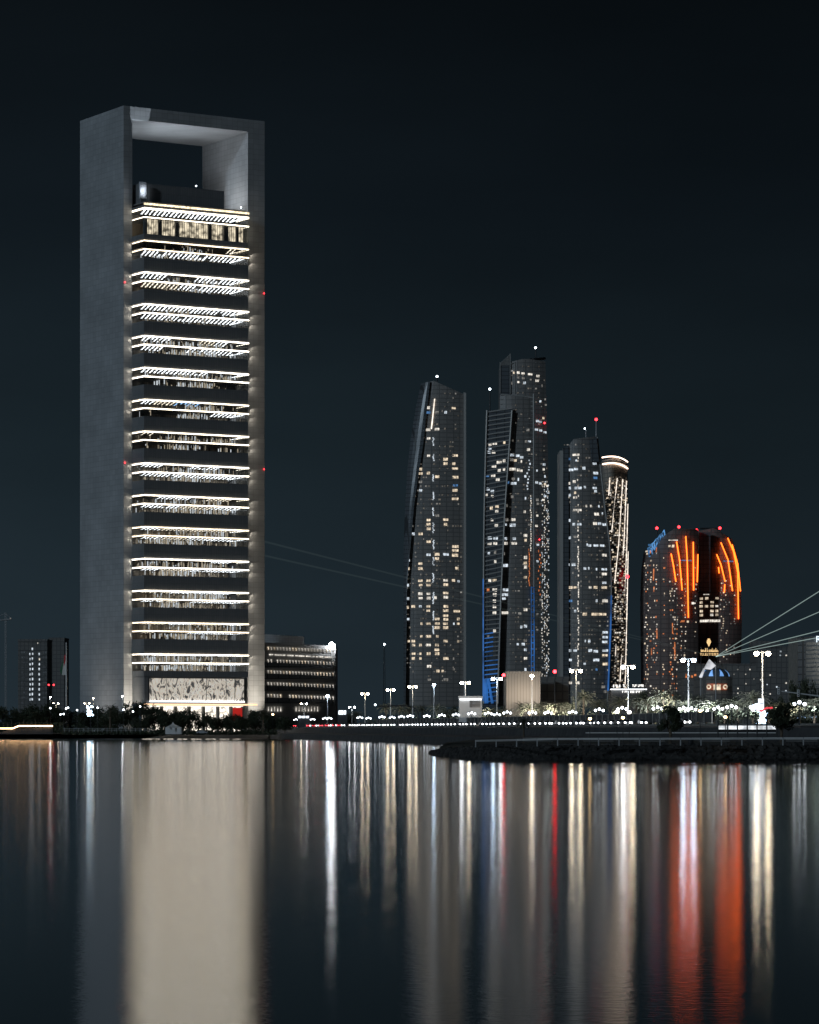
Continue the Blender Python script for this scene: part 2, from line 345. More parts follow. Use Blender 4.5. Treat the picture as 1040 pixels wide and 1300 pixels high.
strip('ground', [[(p[0] - 4, p[1] - 20, p[2] * 0.9) for p in X5], [(p[0] + 10, p[1] + 140, 2.2) for p in X5], [(p[0] + 40, 1010, 2.88) for p in X5]], M['soil'])
# loose armour stones
mb = MB()
for i in range(900):
    t = rnd.random() ** 0.9 * (len(wl) - 1.001); k = int(t); f = t - k
    a = Vector(r0[k]).lerp(Vector(r0[k + 1]), f); b = Vector(r1[k]).lerp(Vector(r1[k + 1]), f); c = Vector(r2[k]).lerp(Vector(r2[k + 1]), f)
    s = rnd.random(); p = a.lerp(b, s * 2) if s < .5 else b.lerp(c, s * 2 - 1)
    r = rnd.uniform(0.25, 0.62); n0 = len(mb.v)
    mb.ball(p, r, 6, 4, rnd.uniform(0.55, 0.9))
    for q in range(n0, len(mb.v)):
        v = Vector(mb.v[q]); d = v - p; mb.v[q] = tuple(p + d * rnd.uniform(0.75, 1.2))
o = mb.build('rubble', M['rock']); o['kind'] = 'stuff'; o['label'] = 'dark rough armour stones piled on the breakwater slope'

# ------------------------------------------------------------------ framed office tower
root = empty('office_tower', (-156.9, 1802, 3.0), 'tallest tower: pale stone portal frame round a banded glass block of lit floors', 'tower', rz=math.atan2(46.85, 75.3))
fr = MB()
fr.box(0, 5.3, 0, 54, 0, 337.1); fr.box(78.0, 88.7, 0, 54, 0, 337.1); fr.box(0, 88.7, 0, 54, 337.1, 344.0)
frame = fr.build('stone_frame', M['stone'], root)
UB, UR, VB = 5.33, 70.3, -14.0
def baybox(mb, z0, z1, ins=0.0):     # bay in front plus the body between the piers
    mb.prism([(UB + ins, VB + ins), (UR - ins, VB + ins), (UR - ins, 0.2), (77.97, 0.2), (77.97, 45), (UB + ins, 45)], z0, z1)
core = MB(); core.box(6, 69.5, 8, 40, 16, 286); core.build('core_wall', M['core'], root)
side = MB(); side.box(UR + 0.3, 77.9, 1.0, 44, 0, 285); side.build('side_core', M['spandrel'], root)
def cove(mb, z, h=0.62):
    d = 0.35
    mb.box(UB + 0.02, UR + d, VB - d, VB - 0.02, z - h / 2, z + h / 2)
    mb.box(UB - 0.0, UB + d - .05, VB, -0.05, z - h / 2, z + h / 2) if False else mb.box(UB - d + .3, UB - 0.02, VB - d, -0.06, z - h / 2, z + h / 2)
    mb.box(UR + 0.02, UR + d, VB, 0.1, z - h / 2, z + h / 2)
def glazing(z0, z1, parent):
    g = MB(); a, b, c = (UB + .1, VB + .08), (UR - .1, VB + .08), (UR - .1, 0)
    for p, q in ((a, b), (b, c), ((UB + .1, 0), a)):
        g.add([(p[0], p[1], z0), (q[0], q[1], z0), (q[0], q[1], z1), (p[0], p[1], z1)], [(0, 1, 2, 3)])
    return g.build('window_glass', M['glass'], parent)
def fins(z0, z1, parent, step=1.47):
    g = MB(); u = UB + step
    while u < UR: g.box(u - .07, u + .07, VB - 0.2, VB + 0.1, z0, z1); u += step
    v = VB + step
    while v < -0.5: g.box(UB - .05, UB + .15, v - .07, v + .07, z0, z1); v += step
    return g.build('mullions', M['fin'], parent)
def ceiling_lights(parent, z, mode):
    bins = {'w': MB(), 'y': MB(), 'b': MB()}; u = UB + 1.0; seg = 0; on = True; left = 0; col = 'w'
    dens = {0: 0.95, 1: 0.6, 2: 0.15, 3: 0.9}[mode]
    while u < UR - 1:
        if left <= 0:
            left = rnd.randint(3, 9); on = rnd.random() < dens; col = 'w' if rnd.random() < 0.82 else 'y'
            if mode == 3 and 25 < u < 48: col = 'b'
        left -= 1
        if on:
            for v in (VB + .9, VB + 10.4):
                if rnd.random() < 0.96:
                    wq = rnd.choice((.7, .95, 1.1)); k_ = .367; a_ = min(u + k_ * (v - VB - .9), UR - 2); b_ = min(a_ + k_ * 9, UR - 1.5); bins[col].add([(a_, v, z), (b_, v + 9.0, z), (b_ + wq, v + 9.0, z), (a_ + wq, v, z)], [(0, 1, 2, 3)])
        u += 2.55
    for k, g in bins.items():
        if g.f: g.build('ceiling_light', M['fix' + k], parent)['kind'] = 'stuff'
modes = [0, 0, 0, 1, 0, 3, 2, 1, 1, 0, 1, 1, 0, 0]
for k in range(14):
    l1 = 268.5 - 17.38 * k; l2 = l1 - 4.55; fb = l2 - 4.35
    band = MB()
    baybox(band, fb - 8.25 if k < 13 else fb - 3.2, fb)          # dark spandrel storeys below the lit pair
    baybox(band, l2 - .45, l2 + .4)
    for zc in (l1 + .68, l2 + .52):  # ledges added to cut the cove light into fans on the piers
        band.box(UB - 1.1, UB - .02, VB + .1, -.1, zc, zc + .14); band.box(UR + .02, UR + 1.2, VB + .1, -.1, zc, zc + .14)
    bo = band.build('office_floor', M['spandrel'], root)
    cl = MB(); cl.box(UB + .1, UR - .1, VB + .1, 7, l1 - .12, l1 - .05); cl.box(UB + .1, UR - .1, VB + .1, 7, l2 - .56, l2 - .5); cl.build('ceiling', M['ceiling'], bo)
    cv = MB(); cove(cv, l1 + .1); cove(cv, l2); cv.build('cove_light', M[('cove', 'cove2', 'cove3')[rnd.choice((0, 0, 1, 2))]], bo)
    ceiling_lights(bo, l1 - .16, modes[k] if k not in (0, 6) else 2)
    ceiling_lights(bo, l2 - .60, {3: 1, 2: 2, 1: 0, 0: 0}[modes[k]] if k not in (4,) else 2)
    glazing(l2 + .42, l1 - .02, bo); glazing(fb + .01, l2 - .47, bo)
    fins(fb + .01, l1 - .4, bo)
    for z0, z1 in ((l2 + .45, l1 - .3), (fb + .1, l2 - .7)):  # random glowing panels added for the speckle of lit rooms
        gi = {'fixw': MB(), 'roomw': MB(), 'roomy': MB()}; n_ = rnd.randint(30, 60) if k < 3 else rnd.randint(70, 150); lo_ = rnd.uniform(0, .5); hi_ = rnd.uniform(.5, 1.0)
        for q_ in range(n_):
            f_ = rnd.random(); f_ = lo_ + (hi_ - lo_) * f_ if rnd.random() < .75 else f_
            u_ = UB + 1 + f_ * (UR - UB - 3); v_ = VB + rnd.uniform(1.2, 15); h_ = rnd.uniform(.3, z1 - z0 - .4); w_ = rnd.uniform(.15, .8); zz_ = rnd.uniform(z0, z1 - h_)
            gi[rnd.choice(('roomw', 'roomw', 'roomy', 'roomy', 'roomy'))].box(u_, u_ + w_, v_, v_ + .08, zz_, zz_ + h_)
        for kk_, g_ in gi.items():
            if g_.f: g_.build('added_glow_panel', M[kk_], bo)['kind'] = 'stuff'
# crown
cb = MB(); baybox(cb, 269.1, 272.4); baybox(cb, 281.2, 281.9); baybox(cb, 286.4, 288.2, 0.0); baybox(cb, 289.5, 290.3, 1.0)
crown = cb.build('crown_floor', M['spandrel'], root)
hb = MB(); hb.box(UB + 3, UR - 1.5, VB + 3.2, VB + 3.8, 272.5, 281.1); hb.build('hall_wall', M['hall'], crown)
pb = MB()
for u0, u1 in ((5.5, 7.5), (14.5, 16.6), (25, 27.2), (45.5, 47.6), (55, 58), (63, 64.5)): pb = MB(); pb.box(u0, u1, VB + .3, VB + 1.6, 272.42, 281.15); pb.build('pillar', M['spandrel'], crown)
cv = MB(); cove(cv, 286.2, 1.0); cove(cv, 281.4, 0.5); cv.build('cove_light', M['cove'], crown)
cv = MB(); cv.box(UB + .5, UR + 1, VB + .6, VB + 1.2, 288.3, 289.4); cv.build('cove_light', M['covedim'], crown)
cb2 = MB(); cb2.box(UB + .1, UR - .1, VB + .1, 7, 286.2, 286.3); cb2.build('ceiling', M['ceiling'], crown)
ceiling_lights(crown, 286.15, 0)
glazing(281.95, 286.1, crown); glazing(272.45, 281.15, crown); fins(272.45, 286.1, crown, 1.47)
ph = MB(); ph.box(8.0, 60, -5, 25, 290.35, 301.5); ph.box(14, 50, 2, 20, 301.5, 302.5); ph.build('roof_plant_room', M['spandrel'], root)
lv = MB()
for i in range(14): lv.box(UB + .1, 9.4, -9.0, -8.2, 292.6 + i * .62, 292.6 + i * .62 + .45)
lv.box(UB + .1, 9.4, -8.2, -7.8, 292.4, 301.6)
lvo = lv.build('louvre_screen', M['louvre'], root)
# base: mural, canopy, lobby
bs = MB(); baybox(bs, 15.6, 30.3, 0.4); bs.build('base_wall', M['spandrel'], root)
mu = MB(); mu.box(8.4, 67.4, VB - .35, VB + .25, 17.3, 29.6); muo = mu.build('mural', M['mural'], root)
mf = MB()
mf.box(8.0, 67.8, VB - .5, VB - .36, 29.6, 30.0); mf.box(8.0, 8.4, VB - .5, VB + .2, 17.3, 29.6); mf.box(67.4, 67.8, VB - .5, VB + .2, 17.3, 29.6)
for u in (19, 56, 61.5, 43.6): mf.box(u, u + .25, VB - .5, VB - .36, 17.3, 29.6)
mf.build('frame', M['fin'], muo)
mg = MB(); mg.box(8.4, 67.4, VB - 1.3, VB - .7, 16.6, 17.25); mg.build('uplight', M['fixw'], muo)
cn = MB(); cn.box(3.5, 74, VB - 3.5, VB + 2, 14.9, 15.55); cn.build('entrance_canopy', M['darkmetal'], root)
ce = MB(); ce.box(3.5, 74, VB - 3.75, VB - 3.52, 14.8, 15.7); ce.build('canopy_light', M['canopy'], root)
lb = MB(); lb.box(7, 69, VB + 5, VB + 5.5, 0.2, 14.6); lbo = lb.build('lobby_wall', M['lobby'], root)
lc = MB()
for u in (16, 24.5, 33, 42, 51, 59.3, 66.8):
    lc.box(u, u + 1.6, VB + .6, VB + 2.2, 0, 14.8)
    lc.build('pillar', M['spandrel'], root); lc = MB()
for z in (5, 8, 11): lc.box(16, 60, VB + 4.3, VB + 4.5, z, z + .3)
lc.build('lobby_rail', M['spandrel'], root)
rp = MB(); rp.box(60.9, 66.8, VB + .4, VB + .8, 5.5, 13.6); rp.build('red_banner', M['redpanel'], root)
tl = MB(); tl.box(8, 66, VB - 2, VB - 1, 14.3, 14.6); tl.build('canopy_light', M['fixy'], root)
# obstruction lamps on the piers
for (u, v, z) in ((0.6, -.4, 247), (88.2, -.4, 247), (0.6, -.4, 148), (88.2, -.4, 148)):
    q = MB(); q.ball((u, v, z), 0.36); q.build('obstruction_lamp', M['redlamp'], root)
for p_ in ((44, -2, 303.4), (68, -10, 292.4)): q = MB(); q.ball(p_, 0.4); q.build('roof_lamp', M['beacon'], root)
def area(name, loc, direction, size, power, col, parent, spread=120):
    l = bpy.data.lights.new(name, 'AREA'); l.shape = 'RECTANGLE'; l.size = size[0]; l.size_y = size[1]; l.energy = power; l.color = col; l.spread = R(spread)
    o_ = bpy.data.objects.new(name, l); C.objects.link(o_); o_.parent = parent; o_.location = loc
    o_.rotation_euler = Vector(direction).to_track_quat('-Z', 'Y').to_euler(); return o_
area('roof_floodlight', (34, 14, 304), (0.1, 0, 1), (22, 8), 7500, (0.86, 0.93, 1.0), root, 150)
area('roof_floodlight', (62, 10, 292), (0.5, 0.1, 1), (8, 8), 3600, (0.95, 0.95, 0.95), root, 150)
area('roof_floodlight', (7, -12.5, 296.5), (0.05, 1, 0), (2, 4), 110, (0.85, 0.92, 1.0), root, 100)
l = bpy.data.lights.new('fascia_projector', 'SPOT'); l.energy = 60000; l.spot_size = R(15); l.spot_blend = .1; l.color = (.8, .9, 1.0); l.shadow_soft_size = .2
o_ = bpy.data.objects.new('fascia_projector', l); C.objects.link(o_); o_.parent = root; o_.location = (5, -24, 300); o_.rotation_euler = Vector((5, 24, 41)).to_track_quat('-Z', 'Y').to_euler()
area('base_floodlight', (2.2, -9, 2), (0, 0.30, 1), (3, 2), 1900, (1.0, 0.88, 0.72), root, 60)
area('base_floodlight', (82, -9, 2), (0, 0.30, 1), (4, 2), 2200, (1.0, 0.88, 0.72), root, 60)
area('base_floodlight', (-16, 20, 2), (0.55, 0, 1), (3, 30), 2200, (1.0, 0.90, 0.80), root, 120)

for k in range(14):  # spots added to brighten the pier edges beside each lit floor
    for zc in (268.5 - 17.38 * k, 268.5 - 17.38 * k - 4.55):
        for (u_, v_, du) in ((UB - .6, -1.5, -1), (78.6, -2.2, 1)):
            l = bpy.data.lights.new('added_pier_spot', 'SPOT'); l.energy = 380 if du > 0 else 220; l.spot_size = R(96); l.spot_blend = .25; l.color = (1.0, .87, .70); l.shadow_soft_size = .25
            o_ = bpy.data.objects.new('added_pier_spot', l); C.objects.link(o_); o_.parent = root; o_.location = (u_, v_, zc - .3)
            o_.rotation_euler = Vector((du * .75, .35, -.55 if zc == 268.5 - 17.38 * k else -.85)).to_track_quat('-Z', 'Y').to_euler()

# ------------------------------------------------------------------ generic skyline volume
def interp(tab, x):
    if x <= tab[0][0]: return tab[0][1]
    for (a, va), (b, vb) in zip(tab, tab[1:]):
        if x <= b: return va + (vb - va) * (x - a) / (b - a)
    return tab[-1][1]
class Vol:
    """a lofted tower: left and right silhouettes as (row, column) tables at distance D"""
    def __init__(s, D, left, right, topL, topR, base, depth, bulge=0.0, nu=8, nz=26, topmid=None, skew=0.0):
        s.D, s.l, s.r, s.tL, s.tR, s.b, s.dep, s.bu, s.nu, s.nz, s.tm, s.sk = D, left, right, topL, topR, base, depth, bulge, nu, nz, topmid, skew
    def top(s, u):
        if s.tm is None: return s.tL + (s.tR - s.tL) * u
        um, ym = s.tm
        return s.tL + (ym - s.tL) * u / um if u < um else ym + (s.tR - ym) * (u - um) / (1 - um)
    def yy(s, u): return s.D - s.bu * 4 * u * (1 - u) + s.sk * u
    def pt(s, u, py, out=0.0):
        px = interp(s.l, py) * (1 - u) + interp(s.r, py) * u
        return Vector(((px - 520) * s.D / F, s.yy(u) - out, ZP(py, s.D)))
    def u_of(s, px, py):
        a, b = interp(s.l, py), interp(s.r, py); return (px - a) / (b - a)
    def mesh(s, mb):
        nu, nz = s.nu, s.nz; N = 2 * (nu + 1); vs = []
        for j in range(nz + 1):
            t = j / nz
            for i in range(nu + 1):
                u = i / nu; py = s.b + (s.top(u) - s.b) * t; vs.append(s.pt(u, py))
            for i in range(nu, -1, -1):
                u = i / nu; py = s.b + (s.top(u) - s.b) * t; p = s.pt(u, py); vs.append(Vector((p.x, s.D + s.dep + s.bu * 4 * u * (1 - u) * .5 + s.sk * u, p.z)))
        fs = []
        for j in range(nz):
            for i in range(N):
                a = j * N + i; b = j * N + (i + 1) % N; fs.append((a, b, b + N, a + N))
        for i in range(nu):
            a = nz * N + i; fs.append((a, a + 1, nz * N + N - 2 - i, nz * N + N - 1 - i))
        mb.add(vs, fs)
    def bar(s, mb, u0, u1, py0, py1, out=0.5, t=1.0, rel=False):
        n = 6 if abs(u1 - u0) > .2 else 1
        for i in range(n):
            a = u0 + (u1 - u0) * i / n; b = u0 + (u1 - u0) * (i + 1) / n
            mb.slabquad(s.pt(a, py1, out), s.pt(b, py1, out), s.pt(b, py0, out), s.pt(a, py0, out), t)
    def win(s, px, py, wd, ht, panes=2):
        mb = MB(OFF); u0 = s.u_of(px - wd / 2, py); u1 = s.u_of(px + wd / 2, py)
        for k in range(panes):
            a = u0 + (u1 - u0) * (k + .06) / panes; b = u0 + (u1 - u0) * (k + .94) / panes
            mb.slabquad(s.pt(a, py + ht / 2, .25), s.pt(b, py + ht / 2, .25), s.pt(b, py - ht / 2, .25), s.pt(a, py - ht / 2, .25), 0.4)
        return mb
OFF = Vector((0, 0, 0))
def windows(vol, lst, parent, name='window'):
    """lst of (px, py, width, height, material key, panes); the 100 largest stay single, the rest become one mesh per tower"""
    lst = sorted(lst, key=lambda q: -q[2] * q[3])
    cnt = parent.get('_wc', 0)
    rest = {}
    for q in lst:
        jj = rnd.uniform(.70, .98); mb = vol.win(q[0] + rnd.uniform(-.3, .3), q[1], q[2] * rnd.uniform(.8, 1.0), q[3] * jj, q[5] if rnd.random() < .8 else q[5] + 1)
        if cnt < 100: mb.build(name, M[q[4]], parent); cnt += 1
        else:
            r_ = rest.setdefault(q[4], MB()); r_.add(mb.v, mb.f)
    parent['_wc'] = cnt
    for k, r_ in rest.items():
        o_ = r_.build('window', M[k], parent); o_['kind'] = 'stuff'
M['wghost'] = em('very_dim_window_light', (0.9, 0.82, 0.70), 0.10, .8, .4)
def dimgrid(vol, px0, px1, y0, y1, dens):
    out = []; y = y0
    while y < y1:
        x = px0
        while x < px1:
            if interp(vol.l, y) + 1.5 < x < interp(vol.r, y) - 1.5 and rnd.random() < dens: out.append((x, y, rnd.uniform(1.2, 3.0), rnd.uniform(1.2, 2.6), rnd.choice(('wghost', 'wghost', 'wghost', 'wdim')), 1))
            x += 3.4
        y += 5.6
    return out
def newtower(name, px, D, label, cat='tower', group=None):
    global OFF
    b = Vector(((px - 520) * D / F, D, 3.0)); OFF = b
    return empty(name, b, label, cat, group)
def rw(r=None):
    r = rnd.random() if r is None else r
    return 'wwarm' if r < .45 else 'wwhite' if r < .62 else 'wcool' if r < .86 else 'wdim' if r < .97 else 'wblue'
def lamp(parent, p, r, mat, name='obstruction_lamp'):
    q = MB(OFF); q.ball(p, r); return q.build(name, M[mat], parent)

# --- tower A (left of the cluster)
D = 2700
t = newtower('skyscraper', 552, D, 'dark curved tower standing apart, warm window grid, short bright vertical strip near its top', group='skyscraper cluster')
A = Vol(D, [(485, 535), (520, 528), (560, 521.5), (600, 517.5), (650, 514.5), (700, 513), (895, 513.5)], [(485, 588), (895, 588.5)], 487, 500, 897, 45, 4, 10, topmid=(.3, 484))
mb = MB(OFF); A.mesh(mb); mb.build('glass_facade', M['tower'], t)
A2 = Vol(D - 1.0, [(485, 535), (520, 527.5), (560, 521), (600, 517), (650, 514), (700, 512.5), (895, 512.5)], [(485, 546), (560, 538), (640, 526), (740, 517), (895, 515)], 487, 485, 897, 5, 1.0, 4, skew=-4.2)
mb = MB(OFF); A2.mesh(mb); mb.build('glass_fin', M['towerdark'], t)
mb = MB(OFF); q = Vol(D - 3, [(400, 588.6), (900, 588.6)], [(400, 591.8), (900, 591.8)], 498, 499, 897, 40, 0, 1, 4); q.mesh(mb); mb.build('edge_pier', M['rib'], t)
mb = MB(OFF); A.bar(mb, A.u_of(549.6, 520), A.u_of(551, 520), 507, 545, 1.0, 1.0); mb.build('light_strip', M['ledwhite'], t)
AW = """575.6,518.5,6w 534,546.7,5w 544,546,6k 554.6,545.4,6k 544,557,5k 544,518,5k 544,524,6b 555,524,5d 566,524,4c 544,579,4k 578,578.5,8w 565.6,583.5,6w 565.6,589,6w 576,589,5w 578,595,8w
534,596,5w 534,601.5,5w 544,601,5w 555,605.6,6w 578,606,9w 578,616.5,8b 534,612,5d 534,623,5c 578,622.7,8w 525.6,629,4w 578,633.5,9w 518,642,6c 518,652,6w 517,663,6c 555,655,6d 544,660.6,6w 544,666,6w
544,671.7,6w 566,660,7w 566,666,5w 516,679,5c 525,678,4c 534,678,6w 544,688,6w 578,694,9w 578,699,9w 578,705,9w 544,704.5,6c 555,704,7w 566,704,8c 555,709.5,6w 517,711.6,7c 517,722,7w 534,715.7,6w
534,722,6w 580,721.5,5w 534,737.5,6w 534,743,6w 544,737.5,6w 544,743,6w 566,737,7k 566,742.5,7w 576,737,5w 582,738,3c 534,754,6k 534,759.6,6k 544,754,6k 544,759.6,6k 566,753,8w 566,758.5,7k 553,759,4k
518,743,3c 518,760,3c 544,775.4,6w 566,775.4,8w 580,776,9w 518,771,3w 525,770,5w 534,770,4c 544,770,6w 566,770,7w 566,781.7,7w 555,786,7w 566,786.5,7w 544,792,7w 555,792,7w 566,792,7w 535,792,3w 582,792,4w
555,797,7w 566,797,7w 535,808,3w 544,808,7w 555,808,4w 566,814,6w 525,814,5w 519,814,3w 544,819,7k 555,819,6w 525,819,5w 534,819,4w 555,825,6w 544,830,6w 525,830,5w 555,830,6w 534,830,3w 566,836,7w
525,836,4w 545,846,6k 556,852,5w 562,852,3w 582,786,4w 576,792,2c 582,814,3w 576,836,2d 534,836,3w 518,786,3c 576,850,3d 545,863,5d 566,863,6d"""
key = {'w': 'wwarm', 'k': 'wwhite', 'c': 'wcool', 'b': 'wblue', 'd': 'wdim'}
L = []
for s_ in AW.split():
    a, b, c = s_.split(','); L.append((float(a), float(b), float(c[:-1]), 3.6, key[c[-1]], 2))
L += dimgrid(A, 514, 587, 500, 866, .20)
windows(A, L, t)
mb = MB(OFF)
for y0, y1 in ((556, 567), (577, 587), (603, 612), (625, 636), (645, 656), (664, 678), (686, 699), (708, 719), (728, 741), (752, 768), (776, 788), (795, 806)):
    for i in range(int((y1 - y0) / 1.5)):
        px = 550.2 + rnd.uniform(-.8, .8); py = y0 + 1.5 * i; A.bar(mb, A.u_of(px - .7, py), A.u_of(px + .7, py), py, py + 1.1, .4, .5)
o = mb.build('stair_light', M['wcool'], t); o['kind'] = 'stuff'
mb = MB(OFF); mb.tube(P(555, 487, D + 20), P(555, 479, D + 20), .5); mb.build('mast', M['darkmetal'], t)
lamp(t, P(555, 478, D + 20), .95, 'beacon')

# --- tower T2 with leaning wing
D = 2640
t = newtower('skyscraper', 650, D, 'middle tower with a leaning ladder-like wing lit blue at its foot', group='skyscraper cluster')
T2 = Vol(D, [(495, 635), (895, 632)], [(495, 677.6), (895, 678.4)], 501, 505, 897, 40, 3, 6)
mb = MB(OFF); T2.mesh(mb); mb.build('glass_facade', M['tower'], t)
WG = Vol(D - 7, [(515, 618.5), (560, 617), (640, 615), (700, 614.2), (900, 614)], [(515, 650.5), (640, 641.5), (760, 636), (870, 632.5), (900, 632)], 524, 519, 897, 30, 0, 4)
mb = MB(OFF); WG.mesh(mb); mb.build('leaning_wing', M['towerdark'], t)
mb = MB(OFF); mbb = MB(OFF)
y = 524.0
while y < 893:
    tgt = mb if y < 795 else mbb
    a = WG.pt(0, y, .6); b = WG.pt(1, y - (5 if y < 760 else 2), .6); hz = .95 if y < 795 else 1.1
    (mb).slabquad(a, b, b + Vector((0, 0, hz)), a + Vector((0, 0, hz)), 1.0)
    if y > 800:
        a = WG.pt(0.02, y, .75); b = WG.pt(1.0 if y > 840 else .6, y - 2, .75); mbb.slabquad(a, b, b + Vector((0, 0, .8)), a + Vector((0, 0, .8)), .12)
    y += 5.75
mb.build('floor_band', M['ribdim'], t); mbb.build('blue_floor_light', M['ledblue'], t)
mb = MB(OFF); mbr = MB(OFF)
for k in range(14):
    y0 = 521 + (893 - 521) * k / 14; y1 = 521 + (893 - 521) * (k + 1) / 14
    mb.tube(WG.pt(0, y0, 1), WG.pt(0, y1, 1), .75, .75, 6); mbr.tube(WG.pt(1, y0, 1), WG.pt(1, y1, 1), .75, .75, 6)
mb.build('edge_rib', M['rib'], t); mbr.build('edge_rib', M['rib'], t)
mb = MB(OFF)
for k in range(10):
    y0 = 735 + 15.5 * k; mb.tube(WG.pt(-.02, y0, 1.3), WG.pt(-.02, y0 + 15.5, 1.3), .6, .6, 6)
mb.tube(WG.pt(.3, 862, 1.6), WG.pt(.62, 893, 1.6), 1.0); mb.tube(WG.pt(.12, 862, 1.6), WG.pt(.2, 893, 1.6), 1.6)
mb.build('blue_edge_light', M['ledblue'], t)
mb = MB(OFF); mb.tube(T2.pt(1, 500, 1), T2.pt(1, 868, 1), .8, .8, 6); mb.tube(T2.pt(0.02, 501, 1), T2.pt(1, 505, 1), .7, .7, 6)
for y in (507, 513, 519): mb.tube(T2.pt(0.02, y, .5), T2.pt(1, y + 3, .5), .45, .45, 5)
for i in range(30): y = 526 + 6 * i; mb.tube(T2.pt(.82, y, .5), T2.pt(1, y + .6, .5), .35, .35, 5)
mb.build('edge_rib', M['ribdim'], t)
mb = MB(OFF)
for sx_ in (.92, 1.0): mb.tube(T2.pt(sx_, 745, 1.9), T2.pt(sx_, 868, 1.9), .36, .36, 6)
for i in range(16): y = 746 + 7.8 * i; mb.tube(T2.pt(.92, y, 1.9), T2.pt(1, y, 1.9), .4, .4, 5)
mb.build('blue_ladder_light', M['ledblue'], t)
L = []
for s_ in """622,564,4k 628,563,6k 640,562,3w 622,569,4c 621,574,4c 627,574,5k 634,587,7k 640,585,4k 627,592,7k 634,597,5k 640,596,3k 619,604,5b 626,604,6k 632,609,5k 620,621,4c 625,624,5c 618,628,3k 625,630,4k 624,645,4w 631,643,5w 631,649,4k
625,660,4k 630,667,5k 622,683,6c 629,683,6c 622,690,6k 629,690,6k 621,702,3c 629,701,3d 629,713,3k 622,737,4k 628,737,6w 620,749,4o 628,749,6k 628,755,5k 628,763,5k 628,770,5k 628,778,5k 628,801,4k 620,808,3d""".split():
    a, b, c = s_.split(','); kk = {'o': 'worange'}.get(c[-1]) or key[c[-1]]; L.append((float(a), float(b), float(c[:-1]), 4.2, kk, 2))
windows(WG, L, t)
L = []
for s_ in """650,578,6c 657,579,6c 662,581,5c 650,584,4d 654,585,4w 662,586,2k 649,596,5k 653,596,5k 658,597,4k 662,598,4k 652,608,5d 658,609,2c 652,614,8c 645,613,4b 650,631,4d 643,642,4d 643,660,6d 652,660,6k 642,666,4c 651,667,8c 642,684,4c 653,684,4c 641,690,8k 653,690,8k
640,703,2d 641,718,9c 642,749,8c 641,755,9c 640,760,5c 641,778,9k 670,546,4d 668,561,3d 672,561,4c 671,571,4k 667,605,3c 667,633,2c 666,650,3k 667,680,5k 667,686,3w 667,708,5k 667,715,5w 667,720,4k 667,733,5w 667,774,5k 660,779,5d 667,795,5c 662,796,3c 657,818,3c 664,818,5c
667,813,5d 667,825,4c 667,836,5k 667,850,3c""".split():
    a, b, c = s_.split(','); L.append((float(a), float(b), float(c[:-1]), 3.8, key[c[-1]], 2))
for y in range(630, 700, 3):
    L.append((674 + rnd.uniform(-.5, .5), y, 1.3, 2.4, 'wwhite' if rnd.random() < .7 else 'wcool', 1))
for y in range(585, 625, 4): L.append((671 + rnd.uniform(-2, 2), y, 2.0, 2.4, 'wcool', 1))
for y in range(698, 745, 3): L.append((672 + rnd.uniform(-.7, .7), y, 1.2, 3.0, 'worange', 1))
L += dimgrid(T2, 648, 677, 515, 852, .22)
windows(T2, L, t)
mb = MB(OFF); mb.tube(P(622, 522, D + 10), P(622, 495, D + 10), .5); mb.build('mast', M['darkmetal'], t)
lamp(t, P(622, 494, D + 10), .95, 'beacon'); 

# --- tower T3 tall behind
D = 2760
t = newtower('skyscraper', 668, D, 'highest of the cluster towers, rising behind the leaning wing with a louvred peak', group='skyscraper cluster')
T3 = Vol(D, [(440, 635), (900, 634)], [(440, 692), (520, 694), (600, 696.5), (900, 698)], 463, 459, 897, 45, 6, 8, topmid=(.55, 456))
mb = MB(OFF); T3.mesh(mb); mb.build('glass_facade', M['tower'], t)
pk = Vol(D - 5, [(440, 635), (700, 635)], [(440, 648), (700, 648)], 461, 449, 520, 16, 0, 3, 6)
mb = MB(OFF); pk.mesh(mb); mb.build('louvred_peak', M['towerdark'], t)
mb = MB(OFF)
for i in range(9): u = .05 + i * .115; mb.tube(pk.pt(u, 464, .5), pk.pt(u, 461 - 12 * u, .5), .28, .28, 5)
for px_ in (635.2, 648, 654): u = (px_ - 635) / 13; mb.tube(pk.pt(u, 500, .5), pk.pt(u, 461 if u > 1 else 460 - 11 * u, .5), .4, .4, 5)
mb.tube(pk.pt(1, 462, .5), pk.pt(1.5, 460, .5), .35, .35, 5)
mb.build('steel_fin', M['ribdim'], t)
L = []
for s_ in """642,466,8k 643,475,7k 639,482,4k 645,481,4k 652,474,2w 658,474,4k 664,475,5k 673,476,7k 683,478,5k 658,480,3d 664,481,4d 682,484,5k 650,487,2d 658,486,3k 666,487,4c 686,510,3c 692,507,2d 693,514,3d 682,535,4c 686,536,4c 690,531,3w 681,546,5c 686,547,5c 692,549,4c
688,490,2d 691,590,4c 690,596,3k 682,598,2c 692,605,2c 681,613,4c 686,614,4c 692,615,3w 695,617,3k 692,630,4c 682,635,4d 690,635,4k 683,640,3d 682,655,3k 681,668,4k 683,692,4c 682,713,3c 686,762,3d 682,780,3d 682,800,3d""".split():
    a, b, c = s_.split(','); L.append((float(a), float(b), float(c[:-1]), 3.2, key[c[-1]], 2))
for y in range(612, 870, 2):
    for cx in (688.5, 691.5, 694.5, 696.4):
        if rnd.random() < (.62 if cx == 691.5 else .38): L.append((cx + rnd.uniform(-.8, .8), y, rnd.choice((1.0, 1.4)), 1.6, 'wwhite' if rnd.random() < .55 else 'wcool', 1))
for y in range(700, 760, 5): L.append((684 + rnd.uniform(-1.5, 3), y, 1.2, 3, 'worange', 1))
L += dimgrid(T3, 650, 697, 466, 866, .22)
windows(T3, L, t)
